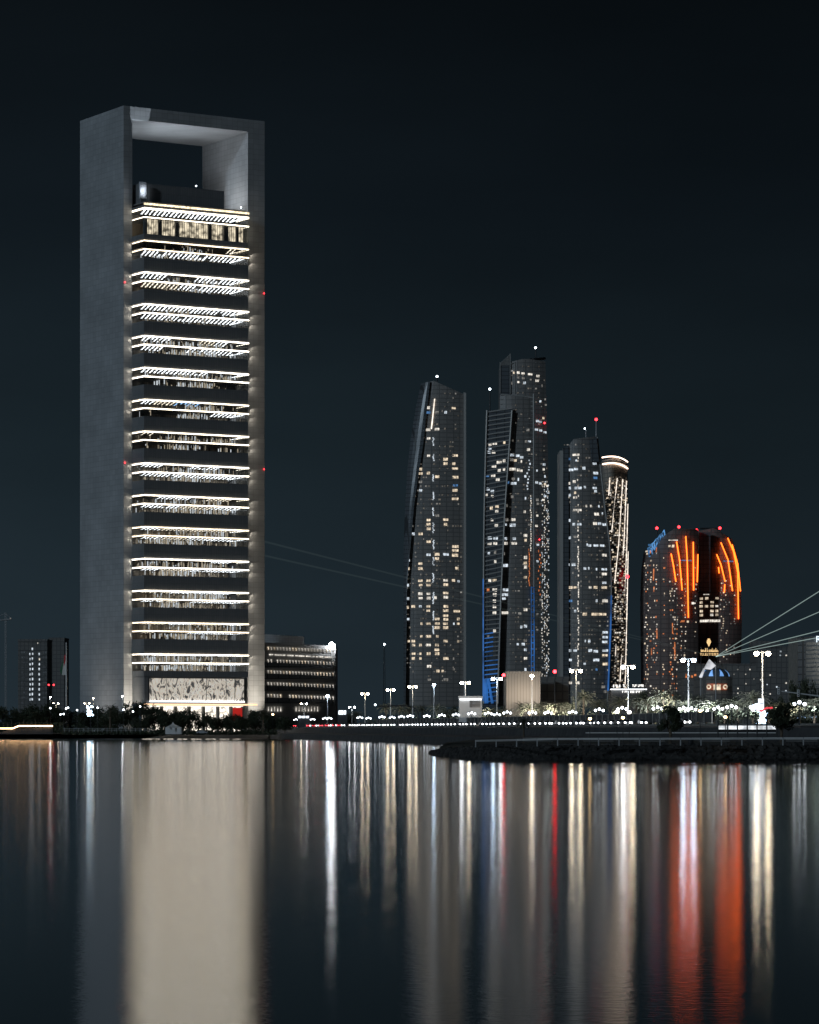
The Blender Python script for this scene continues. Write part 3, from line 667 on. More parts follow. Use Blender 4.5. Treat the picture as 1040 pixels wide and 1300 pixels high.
mb = MB(OFF); mb.tube(P(680, 458, D + 20), P(680, 443, D + 20), .5); mb.tube(P(672, 457, D + 10), P(692, 455, D + 20), 1.2); mb.build('mast', M['darkmetal'], t)
lamp(t, P(680, 441.5, D + 20), .95, 'beacon')
lamp(t, P(691.5, 537, D - 8), .8, 'redlamp'); lamp(t, P(685, 685, D - 8), .6, 'redlamp')

# --- tower C
D = 2480
t = newtower('skyscraper', 742, D, 'tower beside the round white-striped one, sail-shaped with a pale vertical pier on one edge', group='skyscraper cluster')
TC = Vol(D, [(540, 715), (900, 715)], [(540, 757), (590, 762), (640, 767.5), (690, 774), (740, 776.5), (800, 775), (900, 771)], 574, 554, 897, 45, 5, 10, topmid=(.30, 558))
mb = MB(OFF); TC.mesh(mb); mb.build('glass_facade', M['tower'], t)
mb = MB(OFF); q = Vol(D - 2, [(400, 710.6), (900, 710.6)], [(400, 714.9), (900, 714.9)], 572, 572, 897, 40, 0, 1, 4); q.mesh(mb); mb.build('edge_pier', M['rib'], t)
mb = MB(OFF); q = Vol(D - 6, [(540, 746), (590, 752)], [(540, 756), (590, 761)], 559, 555, 586, 4, 0, 1, 4); q.mesh(mb); mb.build('dark_block', M['towerdark'], t)  # proud dark block painting in the shade of a roof notch
mb = MB(OFF); q = Vol(D - 4, [(540, 715), (900, 715)], [(540, 722), (900, 722.5)], 569, 566, 896, 6, 0, 1, 4); q.mesh(mb); mb.build('glass_fin', M['towerdark'], t)
mb = MB(OFF)
pts = [TC.pt(1, y, .8) for y in range(555, 895, 12)]
mb.path(pts, .6); mb.build('edge_rib', M['ribdim'], t)
L = []
for s_ in """731,578,10k 723,583,3b 731,585,2c 722,592,5d 725,597,6c 731,596,6c 741,595,4c 755,589,6c 756,601,8c 756,607,6b 721,614,6k 729,612,4k 722,620,7c 736,620,5c 731,620,4c 742,619,3c 755,620,7c 756,624,4c 722,629,5c 730,626,3w 720,631,7k 730,632,6k 733,648,12k 744,643,2k 750,643,2k
760,643,2c 757,653,7k 765,652,2c 722,661,4c 728,666,4c 735,666,6c 755,665,6k 761,665,5c 767,666,5c 760,671,2d 720,678,3c 722,683,6c 730,682,4d 745,692,2c 748,693,5c 756,693,7c 764,693,6c 767,705,7k 721,717,4c 728,717,6c 742,722,4c 747,722,2c 757,723,2c 767,723,8c 767,729,8k 767,740,7c
724,746,6w 730,746,4w 749,746,4k 756,746,6w 767,746,8w 724,763,5b 757,763,3c 768,763,9k 742,780,6w 755,780,10w 765,780,11w 720,775,3d 730,776,3c 768,803,9c 768,809,8c 768,815,9c 743,814,2c 748,814,3c 722,826,8c 730,826,5c 749,826,5c 756,827,6c 768,826,9c 768,832,8w 724,838,4c 757,838,8c 742,843,3c
768,843,8w 722,850,9c 731,850,5d 724,867,5k 733,867,6k 757,850,3b 766,872,6d 768,878,4d""".split():
    a, b, c = s_.split(','); L.append((float(a), float(b), float(c[:-1]), 3.6, key[c[-1]], 2))
for y in range(570, 690, 4):
    if rnd.random() < .5: L.append((733.5 + rnd.uniform(-.5, .5), y, 1.2, 2.6, 'wwhite', 1))
for y in range(674, 848, 3):
    if rnd.random() < .8: L.append((733.8 + rnd.uniform(-.6, .6), y, 1.5, 2.6, 'wwhite', 1))
L += dimgrid(TC, 717, 776, 565, 885, .22)
windows(TC, L, t)
mb = MB(OFF); mb.tube(P(757, 556, D), P(757, 534, D), .55, .3); mb.tube(P(744, 560, D + 20), P(744, 545, D + 20), .4); mb.build('mast', M['grey'], t)
lamp(t, P(757, 532.5, D), 1.1, 'redlamp'); lamp(t, P(742.5, 544, D + 20), .6, 'beacon')
mb = MB(OFF); mb.path([TC.pt(1.0, y, 1.8) for y in range(756, 888, 11)], .65, 6); mb.build('blue_edge_light', M['ledblue'], t)

# --- tower D, round with slanting white lines
D = 2950
t = newtower('skyscraper', 783, D, 'slim round tower with two peach light rings on top and slanting white light lines', group='skyscraper cluster')
TD = Vol(D, [(570, 764), (640, 768), (740, 772), (900, 776)], [(570, 796.5), (680, 798), (800, 797), (900, 795)], 585, 590, 900, 22, 18, 12, topmid=(.5, 583))
mb = MB(OFF); TD.mesh(mb); mb.build('round_facade', tiled('lattice_facade', (.50, .44, .38), (.56, .50, .42), (.30, .27, .24), 4.5, 3.55, .5, 'SUM', .35, .4, 0.0), t)
def ring(y0, y1):
    mb = MB(OFF); n = 12
    pts = [TD.pt(u / n, y0 + (y1 - y0) * (u / n) ** 2.2, 1.2) for u in range(n + 1)]
    mb.path(pts, .6, 6); return mb.build('ring_light', M['ledpeach'], t)
TD.l = [(500, 764)] + TD.l
ring(581, 586.5); ring(589.5, 595)
mb = MB(OFF)
for y in (585.5, 588): mb.path([TD.pt(u / 12, y + 4 * (u / 12) ** 2.2, .2) for u in range(13)], .5, 5)
mb.build('ring_rail', M['ribdim'], t)
for line in ([(773, 608), (772, 630)], [(782, 609), (775.5, 677)], [(789.5, 610), (784, 690), (779, 741)], [(795, 611), (791, 690), (780, 833)], [(797.3, 640), (795, 700), (785.5, 866)], [(797.5, 700), (796, 760), (793, 869)]):
    mb = MB(OFF); mb.path([TD.pt(min(max(TD.u_of(a, b), .01), .99), b, 1.2) for a, b in line], .32, 6); mb.build('light_line', M['ledwhite'], t)
L = []
for y in range(612, 880, 3):
    for x in range(771, 797, 3):
        if rnd.random() < .48 and x > interp([(600, 769), (740, 777), (880, 777)], y): L.append((x + rnd.uniform(-.8, .8), y, rnd.choice((1.4, 2.2, 2.8)), 1.8, 'wwarm' if rnd.random() < .45 else 'wwhite' if rnd.random() < .5 else 'wdim', 1))
for y in range(606, 884, 3):  # dim glowing panes added to lift the dark round facade
    for x in range(767, 798, 2):
        if rnd.random() < .55 and TD.u_of(x, y) > .03 and TD.u_of(x, y) < .97: L.append((x + rnd.uniform(-.5, .5), y + 1.5, 1.5, 1.1, 'facadeglow' if rnd.random() < .8 else 'wdim', 1))
M['facadeglow'] = em('added_facade_glow', (1.0, .80, .60), .16, .6, .4)
windows(TD, L, t)
lamp(t, P(796.5, 732, D - 22), 1.7, 'redlamp')

# --- red-lit pair
D = 2500
def redtower(px, lab, left, right, tl, tr, tm, lines, wins, extra=None):
    global t
    t = newtower('skyscraper', px, D, lab, group='red-lit twin towers')
    V = Vol(D, left, right, tl, tr, 897, 40, 8, 10, topmid=tm)
    mb = MB(OFF); V.mesh(mb); mb.build('curved_facade', M['redfacade'], t)
    for ln in lines:
        mb = MB(OFF); pts = [V.pt(V.u_of(800 + .1538 * a, 650 + .1538 * b), 650 + .1538 * b, 2.0) for a, b in ln]
        mb.path(pts, .43, 6); mb.build('red_light_line', M['ledred'], t)
    windows(V, wins, t)
    return V
L = []
for y in range(700, 895, 3):
    for x in (819.5, 822, 826, 829.5, 833, 841.5, 850, 853, 856, 858.5, 864, 869, 883):
        dens = .45 if x > 845 or x < 824 else .28
        if y < 735 and x > 838: dens = .08
        if rnd.random() < dens and x < 886: L.append((x + rnd.uniform(-1, 1), y, rnd.choice((1.0, 1.3, 2.0)), rnd.choice((1.4, 2.2)), rnd.choice(('wwarm', 'wwhite', 'wdim', 'worange', 'wwarm')), 1))
for x, y0, y1 in ((826, 696, 703), (833, 695, 702), (829.5, 722, 738), (829.5, 745, 752), (832, 782, 785), (833, 797, 812), (826.5, 822, 833), (853, 790, 806), (856, 815, 838)):
    L.append((x, (y0 + y1) / 2, 1.5, y1 - y0, 'worange', 1))
L += [(854, 686.5, 14, 1.0, 'wwhite', 5), (849, 694, 3.5, 3.5, 'wwarm', 1), (853.5, 694, 3.5, 3.5, 'wwarm', 1), (843, 721.5, 3, 2.5, 'worange', 1), (870, 712, 20, 1.6, 'wblue', 6), (866, 789, 5, 3, 'worange', 2), (872.5, 789.5, 3, 3, 'wwarm', 1), (879.5, 766, 4, 3, 'wwhite', 2), (884, 742, 4, 1.5, 'worange', 2)]
redL = [[(330, 350), (350, 450), (370, 580)], [(375, 250), (400, 400), (422, 650)], [(452, 205), (465, 400), (475, 875)], [(517, 250), (520, 650)], [(558, 350), (552, 580)]]
V1 = redtower(852, 'twin tower with five red light lines and a blue lattice on its sloping shoulder', [(665, 840), (680, 828), (695, 822.5), (720, 819), (760, 817.5), (900, 819)], [(665, 886), (900, 887)], 697, 672, (.38, 672), redL, L)
mb = MB(OFF)
pts = [P(822.5 + i * 2.6, 696 - i * 2.9 + (1.5 if i % 2 else 0), D - 8) for i in range(9)]; p2 = [p + Vector((rnd.uniform(1, 3), 6, -6)) for p in pts]
mb.path(pts, .35, 5); mb.path(p2, .35, 5)
for a, b in zip(pts, p2): mb.tube(a, b, .3)
for a, b in zip(pts[1:], p2): mb.tube(a, b, .3)
mb.tube(P(822, 697, D - 8), P(828.5, 697, D - 8), .8); mb.tube(P(823, 692, D - 8), P(829, 692, D - 8), .8)
mb.build('blue_lattice', em('pale_blue_lattice_light', (.16, .48, 1.0), .45, .7, .25), t)
for a, b in ((834, 670.5), (862, 669), (884.5, 673)):
    mb = MB(OFF); mb.tube(P(a, b, D + 8), P(a, b + 8, D + 8), .5); mb.build('mast', M['darkmetal'], t); lamp(t, P(a, b, D + 8), 1.1, 'redlamp')
L = []
for y in (758, 763, 768, 774, 779):
    for x in (890, 896.5, 903, 909):
        if rnd.random() < .72: L.append((x, y + 2, 4.2, 3.2, 'wwarm' if rnd.random() < .8 else 'wwhite', 2))
L.append((901, 788.5, 26, 3.2, 'wwhite', 9))
for y in range(735, 895, 3):
    for x in (914, 917.5, 921, 926, 932):
        if rnd.random() < .22: L.append((x + rnd.uniform(-1, 1), y, 1.6, 1.6, 'wdim' if rnd.random() < .6 else 'wwarm', 1))
L += [(894, 698, 4, 3, 'wcool', 2), (893, 693, 3, 3, 'wblue', 1), (924, 713, 14, 1.8, 'wblue', 5), (896, 755, 8, 1.2, 'wwhite', 3)]
redR = [[(705, 355), (740, 440), (775, 580)], [(772, 600), (768, 670)], [(740, 258), (800, 400), (838, 655)], [(800, 218), (850, 330), (885, 500), (890, 885)], [(838, 270), (885, 430), (908, 655)], [(720, 460), (725, 510)]]
D = 2530
V2 = redtower(914, 'twin tower with red light lines bowing outward along its curved edge', [(665, 887), (900, 887)], [(660, 920), (672, 922), (685, 930), (705, 936), (740, 940.5), (790, 942), (900, 940)], 674, 684, (.55, 671), redR, L)
mb = MB(OFF); mb.tube(P(914, 671, D + 8), P(914, 680, D + 8), .5); mb.tube(P(889, 671, D + 8), P(912, 671, D + 8), .6); mb.build('mast', M['darkmetal'], t); lamp(t, P(914, 670.5, D + 8), 1.1, 'redlamp')
mb = MB(OFF); q = Vol(D - 18, [(600, 887.5), (900, 887.5)], [(600, 902), (900, 902)], 676, 676, 752, 6, 0, 1, 3); q.mesh(mb); mb.build('dark_block', M['towerdark'], t)  # dark column block set proud of the facade

# ------------------------------------------------------------------ simple facade blocks
def block(name, px0, px1, ytop, D, depth, mat, label, cat='building', ybase=None, group=None, part='wall'):
    t = newtower(name, (px0 + px1) / 2, D, label, cat, group)
    V = Vol(D, [(600, px0), (950, px0)], [(600, px1), (950, px1)], ytop, ytop, HZ + 2.0 * F / D if ybase is None else ybase, depth, 0, 1, 1)
    mb = MB(OFF); V.mesh(mb); mb.build(part, M[mat], t)
    mb = MB(OFF); a = P(px0, ytop, D); b = P(px1, ytop, D)
    mb.box(a.x - .3, b.x + .3, D - .3, D + .3, a.z, a.z + 1.0); mb.box(a.x - .3, a.x + .3, D + .3, D + depth, a.z, a.z + 1.0); mb.box(b.x - .3, b.x + .3, D + .3, D + depth, a.z, a.z + 1.0)
    mb.build('parapet', M[mat], t)
    return t, V
M['wsmall'] = em('arched_window_light', (1.0, .92, .80), .55, .4, .5)
# office right of the tower, rows of arched lit windows
D = 1960
t = newtower('office_building', 380, D, 'long low office block beside the tall tower with rows of small lit windows', 'building')
V = Vol(D, [(700, 318), (950, 318)], [(700, 426), (950, 426)], 815, 820, HZ + 2 * F / D, 60, 0, 4, 2)
mb = MB(OFF); V.mesh(mb); mb.build('wall', M['officef'], t)
mb = MB(OFF)
for y0, y1 in ((840, 848), (855, 862), (870, 877), (886, 893)): V.bar(mb, .01, .99, y0, y1, .5, .6)
mb.build('glass_band', M['towerdark'], t)
mb = MB(OFF); q = Vol(D + 20, [(700, 336), (950, 336)], [(700, 385), (950, 385)], 805, 808, 822, 20, 0, 1, 1); q.mesh(mb); mb.build('roof_plant_room', M['officef'], t)
n = 0; rest = MB()
for row, y in enumerate((821, 837, 851, 866, 881)):
    for i in range(22):
        x = 340.6 + i * 3.92; yy_ = y + (x - 340) * .04
        if row == 1 and i in (2,): continue
        if row == 4 and i in (5, 6): continue
        mb = MB(OFF); u = V.u_of(x, y)
        V.bar(mb, u - .0070, u + .0065, yy_, yy_ + 1.5, .7, .5); V.bar(mb, u + .000, u + .0065, yy_ + 1.5, yy_ + 3.9, .7, .5)
        if n < 100: mb.build('window', M['wsmall' if rnd.random() < .75 else 'wwarm'], t); n += 1
        else: rest.add(mb.v, mb.f)
o = rest.build('window', M['wwhite'], t); o['kind'] = 'stuff'
mb = MB(OFF); x = 342
while x < 421:
    wd = rnd.uniform(1.5, 5.5); u = V.u_of(x, 830)
    V.bar(mb, u, V.u_of(min(x + wd, 421.5), 830), 830.3 + (x - 342) * .045, 831.8 + (x - 342) * .045, .8, .5); x += wd + rnd.choice((.4, .4, 1.8))
mb.build('sign_lettering', M['wwhite'], t)
for i in range(17):  # pools of uplight on the wall, built as glowing wedges
    x = 341 + i * 3.9
    if 360 < x < 376: continue
    u = V.u_of(x, 900); mb = MB(OFF)
    a = V.pt(u - .006, 903, .8); b = V.pt(u + .006, 903, .8); c = V.pt(u, 896.5, .8); mb.add([a, b, c, a + Vector((0, .5, 0)), b + Vector((0, .5, 0)), c + Vector((0, .5, 0))], [(0, 1, 2), (5, 4, 3), (0, 3, 4, 1), (1, 4, 5, 2), (2, 5, 3, 0)])
    mb.build('uplight_glow_wedge', M['wwhite'], t)
lamp(t, P(421, 818.5, D - 3), 1.5, 'lampw', 'roof_floodlight'); mb = MB(OFF); mb.tube(P(421, 824, D - 2), P(421, 819, D - 2), .3); mb.box(P(425.3, 0, D).x, P(426.3, 0, D).x, D - 1.2, D - .1, ZP(832, D), ZP(818, D)); mb.build('roof_mast', M['white'], t)

# beige box hall and its dark neighbour
t, V = block('hall', 643, 705 - 19, 855.5, 1330, 30, 'cream', 'windowless beige box hall lit from below, between the middle towers', part='ribbed_wall')
area('wall_floodlight', V.pt(.3, 890, 10) - OFF, (0, 1, .5), (12, 1), 650, (1, .86, .7), t, 150)
area('wall_floodlight', V.pt(.8, 890, 10) - OFF, (0, 1, .5), (12, 1), 650, (1, .9, .8), t, 150)
t, V = block('hall', 687, 722, 862, 1370, 30, 'block', 'plain dark block beside the beige box hall')
t, V = block('kiosk_building', 583, 612, 887, 1210, 10, 'white', 'small white flat-roofed pavilion beside the blue tower foot')
mb = MB(OFF); V.bar(mb, .46, .92, 889.5, 898, .3, .5); mb.build('window', M['towerdark'], t)
mb = MB(OFF); V.bar(mb, .02, .98, 887.3, 888.3, .5, .4); mb.build('eaves_light', M['fixw'], t)
# far-left apartment pair
t, V = block('apartment_building', 23, 60, 813, 2560, 35, 'block', 'apartment tower by the crane with three bright window columns')
L = []
for i, y in enumerate([824] + [830 + 6.4 * k for k in range(10)]):
    L.append((41.3, y, 1.8, 3.6, 'wcool', 1))
    if i: L += [(38.2, y + .5, 1.5, 3.6, 'wcool', 1), (50, y + .5, 1.8, 3.6, 'wcool' if i != 2 else 'wwhite', 1)]
L.append((48, 816.5, 1.4, 1.4, 'wwhite', 1))
for k in range(11):
    for x in (28.5, 31, 56, 60 - 1.5):
        if rnd.random() < .75: L.append((x, 828 + 6.4 * k, 2.2, 2.2, 'wfaint', 1))
M['wfaint'] = em('faint_window_light', (0.5, 0.62, 0.75), 0.05, .6, .5)
windows(V, L, t)
for k in range(-1, 11):
    mb = MB(OFF)
    if k < 0: V.bar(mb, .0, 1, 813, 815, .6, .6)
    else: V.bar(mb, .0, 1, 825.5 + 6.4 * k, 826.1 + 6.4 * k, .5, .5)
    mb.build('balcony_slab', M['block'], t)
t, V = block('apartment_building', 62, 82, 811, 2700, 35, 'block', 'unlit slim tower behind the bright-columned apartment tower')
# tower crane at the far left
D = 2300; t = newtower('tower_crane', 7, D, 'slender unlit construction crane beside the apartment tower with bright columns', 'crane')
mb = MB(OFF)
for dx in (0, 1.6): mb.tube(P(6.5 + dx, 900, D), P(6.5 + dx, 778, D), .28, .28, 5)
for k in range(38): mb.tube(P(6.5 + (k % 2) * 1.6, 900 - 3.2 * k, D), P(6.5 + ((k + 1) % 2) * 1.6, 896.8 - 3.2 * k, D), .2, .2, 4)
mb.build('mast', M['grey'], t)
mb = MB(OFF); mb.tube(P(-14, 789, D), P(15, 786, D), .6); mb.tube(P(7.3, 778, D), P(15, 786, D), .2); mb.tube(P(7.3, 778, D), P(-14, 789, D), .2); mb.build('jib', M['grey'], t)
lamp(t, P(13.5, 785, D - 1), .5, 'wdim')
# flagpole
D = 1740; t = newtower('flagpole', 84, D, 'tall white flagpole with a limp flag beside the tall stone tower', 'flagpole')
mb = MB(OFF); mb.tube(P(84.4, 932, D), P(84.3, 817, D), .55, .3, 8); mb.ball(P(84.3, 816.6, D), .4); mb.build('pole', M['white'], t, True)
def flagpart(name, mat, pts):
    mb = MB(OFF); vs = [P(a, b, D + c) for a, b, c in pts]; mb.slabquad(vs[0], vs[1], vs[2], vs[3], .12); mb.build(name, mat, t)
fl = [('flag', pm('flag_red', (.45, .03, .03), .8), [(81, 846, 0), (84, 838, .2), (84, 829, 0), (81.5, 833, .5)]),
      ('flag', pm('flag_white', (.6, .6, .58), .8), [(78.5, 857, .6), (83.8, 857, .2), (83.9, 838, 0), (80, 843, .6)]),
      ('flag', pm('flag_green', (.04, .14, .07), .8), [(76, 852, .9), (78.6, 857, .5), (80.3, 843, .4), (80.8, 835, .6)])]
for a, b, c in fl: flagpart(a, b, c)
area('flag_floodlight', P(84, 925, D - 12) - OFF, (0, .12, 1), (1.5, 1.5), 260, (1, .95, .88), t, 30)

# ------------------------------------------------------------------ palace with dome, sign, blocks at right
D = 1500
t = newtower('domed_palace', 908, D, 'dark domed palace with blue-lit dome and two lit roundels', 'palace')
V = Vol(D, [(700, 888), (950, 888)], [(700, 930), (950, 930)], 859, 859, 933, 30, 3, 6, 2)
mb = MB(OFF); V.mesh(mb); mb.build('wall', M['block'], t)
c = P(908, 859, D + 12); rr = 18.5 * D / F
mb = MB(OFF); nv, nu = 8, 24; vs = []
for j in range(nv + 1):
    a = math.pi / 2 * j / nv
    for i in range(nu):
        b = 2 * math.pi * i / nu; vs.append(c + Vector((rr * math.cos(a) * math.cos(b), rr * math.cos(a) * math.sin(b), rr * .62 * math.sin(a))))
mb.add(vs, [(j * nu + i, j * nu + (i + 1) % nu, (j + 1) * nu + (i + 1) % nu, (j + 1) * nu + i) for j in range(nv) for i in range(nu)])
mb.build('dome', pm('dome_tile', (.16, .20, .26), .4), t, True)
for a in (-70, -22, 22, 70):
    mb = MB(OFF); b = math.radians(a - 90); wdt = .14 if abs(a) > 50 else .16; vs = []
    for j in range(6):
        el = .03 + j * .16; ww = wdt * (1 - j / 7)
        for s_ in (-1, 1): vs.append(c + Vector((rr * 1.015 * math.cos(el) * math.cos(b + s_ * ww), rr * 1.015 * math.cos(el) * math.sin(b + s_ * ww), rr * .63 * math.sin(el))))
    mb.add(vs, [(2 * j, 2 * j + 1, 2 * j + 3, 2 * j + 2) for j in range(5)])
    mb.build('dome_light', em('dome_blue_light', (.22, .48, 1.0), .85, .3, .2) if 'db' not in M else M['db'], t)
mb = MB(OFF); mb.tube(c + Vector((0, 0, rr * .6)), c + Vector((0, 0, rr * .6 + 3)), .4, .1); mb.build('finial', M['grey'], t)
mb = MB(OFF); V.bar(mb, .22, .82, 868, 876, .4, .5); mb.build('lit_niche', em('niche_light', (1, .28, .14), .22, .6, .3), t)
for x in (900, 921):
    mb = MB(OFF); cc = P(x, 872, D - 4.5); n = 14; r1_, r0_ = 3.0 * D / F, 1.5 * D / F; vs = []
    for dy in (0, .5):
        for r_ in (r0_, r1_):
            for i in range(n): b = 2 * math.pi * i / n; vs.append(cc + Vector((r_ * math.cos(b), dy, r_ * math.sin(b))))
    fs = []
    for i in range(n):
        k = (i + 1) % n; fs += [(i, k, n + k, n + i), (2 * n + i, 3 * n + i, 3 * n + k, 2 * n + k), (n + i, n + k, 3 * n + k, 3 * n + i), (i, 2 * n + i, 2 * n + k, k)]
    mb.add(vs, fs); mb.build('roundel', M['wwarm'], t)
mb = MB(OFF); V2_ = Vol(D - 4, [(700, 906), (950, 906)], [(700, 915), (950, 915)], 869, 869, 876, 1, 0, 1, 1); V2_.mesh(mb); mb.build('arch_window', M['wwarm'], t)
# white peaked roof beside the dome
D = 1440; t = newtower('tent_pavilion', 900, D, 'white lit peaked canopy in front of the blue dome', 'pavilion')
mb = MB(OFF)
pk_ = [P(901, 837, D), P(909, 845, D), P(903, 850, D), P(894, 849, D), P(892, 858, D + 2)]
mb.slabquad(pk_[3], pk_[2], pk_[1], pk_[0], 3.0); mb.tube(P(894, 849, D), P(890, 860, D), .5); mb.tube(P(892.5, 852, D), P(888.5, 860, D), .4)
mb.build('canopy', em('canopy_glow', (.95, .95, 1.0), .45, .6, .3, (.5, .5, .5)), t)
mb = MB(OFF); mb.tube(P(909, 845, D + 1), P(909, 895, D + 1), .3); mb.tube(P(890, 860, D), P(890, 895, D), .3); mb.build('post', M['grey'], t)
# rooftop sign structure
D = 1700
t, V = block('palace_wing', 868, 960, 845, D, 40, 'block', 'broad dark palace wing carrying the glowing rooftop sign', 'palace', part='wall')
L = [(x, y, 1.6, 1.6, 'wdim' if rnd.random() < .6 else 'wwhite', 1) for x in range(932, 958, 5) for y in range(850, 885, 6) if rnd.random() < .4]
L += [(878.5, 859, 3, 4, 'worange', 1), (883, 857, 3, 2.5, 'worange', 1), (871, 858, 2, 6, 'worange', 1)]
windows(V, L, t)
sg = newtower('rooftop_sign', 901, D - 4, 'amber glowing two-line rooftop sign under a fan emblem', 'sign')
sg.location.z = ZP(845, D); OFF = Vector(sg.location)
M['signa'] = em('amber_sign_letter', (1.0, .66, .30), 1.05, .3, .8)
g = MB(OFF); k = Vector((0, .5, 0))
x = 890.0
while x < 911:                        # upper line: flowing joined strokes
    hgt = rnd.choice((1.2, 1.6, 3.2)); wd = rnd.uniform(1.2, 2.6)
    g.slabquad(P(x, 827.4, D - 4), P(x + wd, 827.4, D - 4), P(x + wd, 826.0, D - 4), P(x, 826.0, D - 4), .4)
    g.slabquad(P(x, 826.1, D - 4.1), P(x + .7, 826.1, D - 4.1), P(x + .7, 826 - hgt, D - 4.1), P(x, 826 - hgt, D - 4.1), .4); x += wd + rnd.choice((0, 0, .8))
g.build('sign_lettering', M['signa'], sg)
g = MB(OFF); x = 889.0
for ch in range(11):                  # lower line: separate capitals
    for a, b, c_, d_ in rnd.choice((((0, 0, .5, 3.2), (0, 2.7, 1.5, 3.2), (1.0, 0, 1.5, 3.2)), ((0, 0, .5, 3.2), (0, 0, 1.5, .5), (0, 1.4, 1.3, 1.9), (0, 2.7, 1.5, 3.2)), ((0, 0, .5, 3.2), (0, 0, 1.5, .5)), ((.5, 0, 1.0, 3.2), (0, 2.7, 1.6, 3.2)))):
        g.slabquad(P(x + a, 832.2 - b, D - 4), P(x + c_, 832.2 - b, D - 4), P(x + c_, 832.2 - d_, D - 4), P(x + a, 832.2 - d_, D - 4), .4)
    x += 2.15
g.build('sign_lettering', M['signa'], sg)
g = MB(OFF)
for a in (-34, -20, -7, 7, 20, 34):
    q0 = P(900, 820.5, D - 4); ln = (10.5 - abs(a) * .09) * D / F; q1 = q0 + Vector((math.sin(R(a)) * ln * .55, 0, math.cos(R(a)) * ln)); g.tube(q0, q1, .15, .36, 5)
g.build('fan_emblem', M['signa'], sg)
g = MB(OFF)
for x in (890, 900, 911): g.tube(P(x, 845, D - 3.4), P(x, 821, D - 3.4), .2)
g.build('sign_post', M['darkmetal'], sg)
# hotel blocks right
t, V = block('hotel_block', 930, 985, 853, 1900, 40, 'block', 'grey hotel block behind the tallest street lamp, few lit windows')
L = [(x, y, 1.8, 1.8, 'wcool' if rnd.random() < .5 else 'wwhite', 1) for x in range(934, 982, 4) for y in range(857, 884, 6) if rnd.random() < .22]; windows(V, L, t)
t, V = block('hotel_block', 960, 1012, 822, 2150, 40, 'block', 'taller grey hotel block next to the striped office tower')
L = [(x, y, 2.2, 2.0, 'wwhite' if rnd.random() < .6 else 'wcool', 1) for x in (986, 991, 998, 1003, 1008, 1011) for y in range(827, 885, 5) if rnd.random() < .3]; windows(V, L, t)
mb = MB(OFF); q = Vol(2150, [(700, 955), (950, 955)], [(700, 990), (950, 990)], 812, 815, 823, 20, 0, 1, 1); q.mesh(mb); mb.build('roof_plant_room', M['block'], t)
D = 1600
t = newtower('office_tower', 1042, D, 'pale banded office tower beyond the hotel blocks with a glowing letter R', 'building')
V = Vol(D, [(700, 1013), (950, 1013)], [(700, 1075), (950, 1075)], 809, 809, 935, 40, 12, 12, 2)
mb = MB(OFF); V.mesh(mb); mb.build('wall', M['concrete'], t)
mb = MB(OFF); 
for k in range(15): V.bar(mb, .14, 1, 820.0 + 5.4 * k, 821.3 + 5.4 * k, .35, .6)
V.bar(mb, .0, .13, 809, 935, .3, .5)
V.bar(mb, .13, 1, 809.5, 815.9, .3, .5)
mb.build('window_band', M['towerdark'], t)
area('wall_floodlight', V.pt(.45, 900, 26) - OFF, (0, .45, 1), (16, 2), 3000, (1, .95, .86), t, 90)
fc = bpy.data.curves.new('letter', 'FONT'); fc.body = 'R'; fc.size = 4.4; fc.extrude = .25; fc.align_x = 'CENTER'
fo = bpy.data.objects.new('letter', fc); C.objects.link(fo)
dg = bpy.context.evaluated_depsgraph_get(); me = bpy.data.meshes.new_from_object(fo.evaluated_get(dg)); bpy.data.objects.remove(fo)
me.materials.clear(); me.materials.append(em('blue_white_letter', (.75, .88, 1), 1.6))
lo = bpy.data.objects.new('sign_lettering', me); C.objects.link(lo); lo.parent = t; lo.rotation_euler = (R(90), 0, 0)
uu = V.u_of(1035, 812); lo.location = V.pt(uu, 816.2, 1.6) - OFF

# signage pavilion with white fascia
D = 1080
t = newtower('shop_building', 800, D, 'low pavilion with illegible white signs and a lit roof edge under the round tower', 'building')
V = Vol(D, [(700, 776), (950, 776)], [(700, 822), (950, 822)], 876, 876, 933, 15, 0, 2, 1)
mb = MB(OFF); V.mesh(mb); mb.build('wall', M['concdark'], t)
mb = MB(OFF); V.bar(mb, -.02, .98, 874.6, 875.7, .8, 1.0); mb.build('roof_edge_light', M['fixw'], t)
mb = MB(OFF)
def letters(V, mb, x0, x1, y0, y1, st, out=.5):
    x = x0
    while x < x1:
        a = V.u_of(x, y0); wd = V.u_of(x + st * .62, y0) - a; ym = (y0 + y1) / 2; th = (y1 - y0) * .22
        c_ = rnd.randint(0, 3)
        if c_ != 1: V.bar(mb, a, a + wd * .3, y0, y1, out, .3)
        else: V.bar(mb, a + wd * .35, a + wd * .65, y0, y1, out, .3)
        if c_ in (0, 1, 2): V.bar(mb, a, a + wd, y0, y0 + th, out + .02, .3)
        if c_ in (0, 3): V.bar(mb, a, a + wd, y1 - th, y1, out + .02, .3)
        if c_ in (0, 2): V.bar(mb, a + wd * .3, a + wd, ym - th / 2, ym + th / 2, out + .02, .3)
        x += st * (1 if rnd.random() < .85 else 1.7)
letters(V, mb, 790, 814, 877, 879.6, 1.9); letters(V, mb, 778.5, 788, 869.3, 872.6, 2.1); letters(V, mb, 791, 793, 869, 872.4, 1.9); letters(V, mb, 803, 816, 869, 872.0, 1.9)
mb.build('sign_lettering', M['wsign'] if 'wsign' in M else em('white_sign_letter', (1, .97, .92), 2.2), t)
mb = MB(OFF)
for x in (780, 787, 792, 804, 815): mb.tube(P(x, 875, D - .3), P(x, 869, D - .3), .12)
mb.build('sign_post', M['darkmetal'], t)

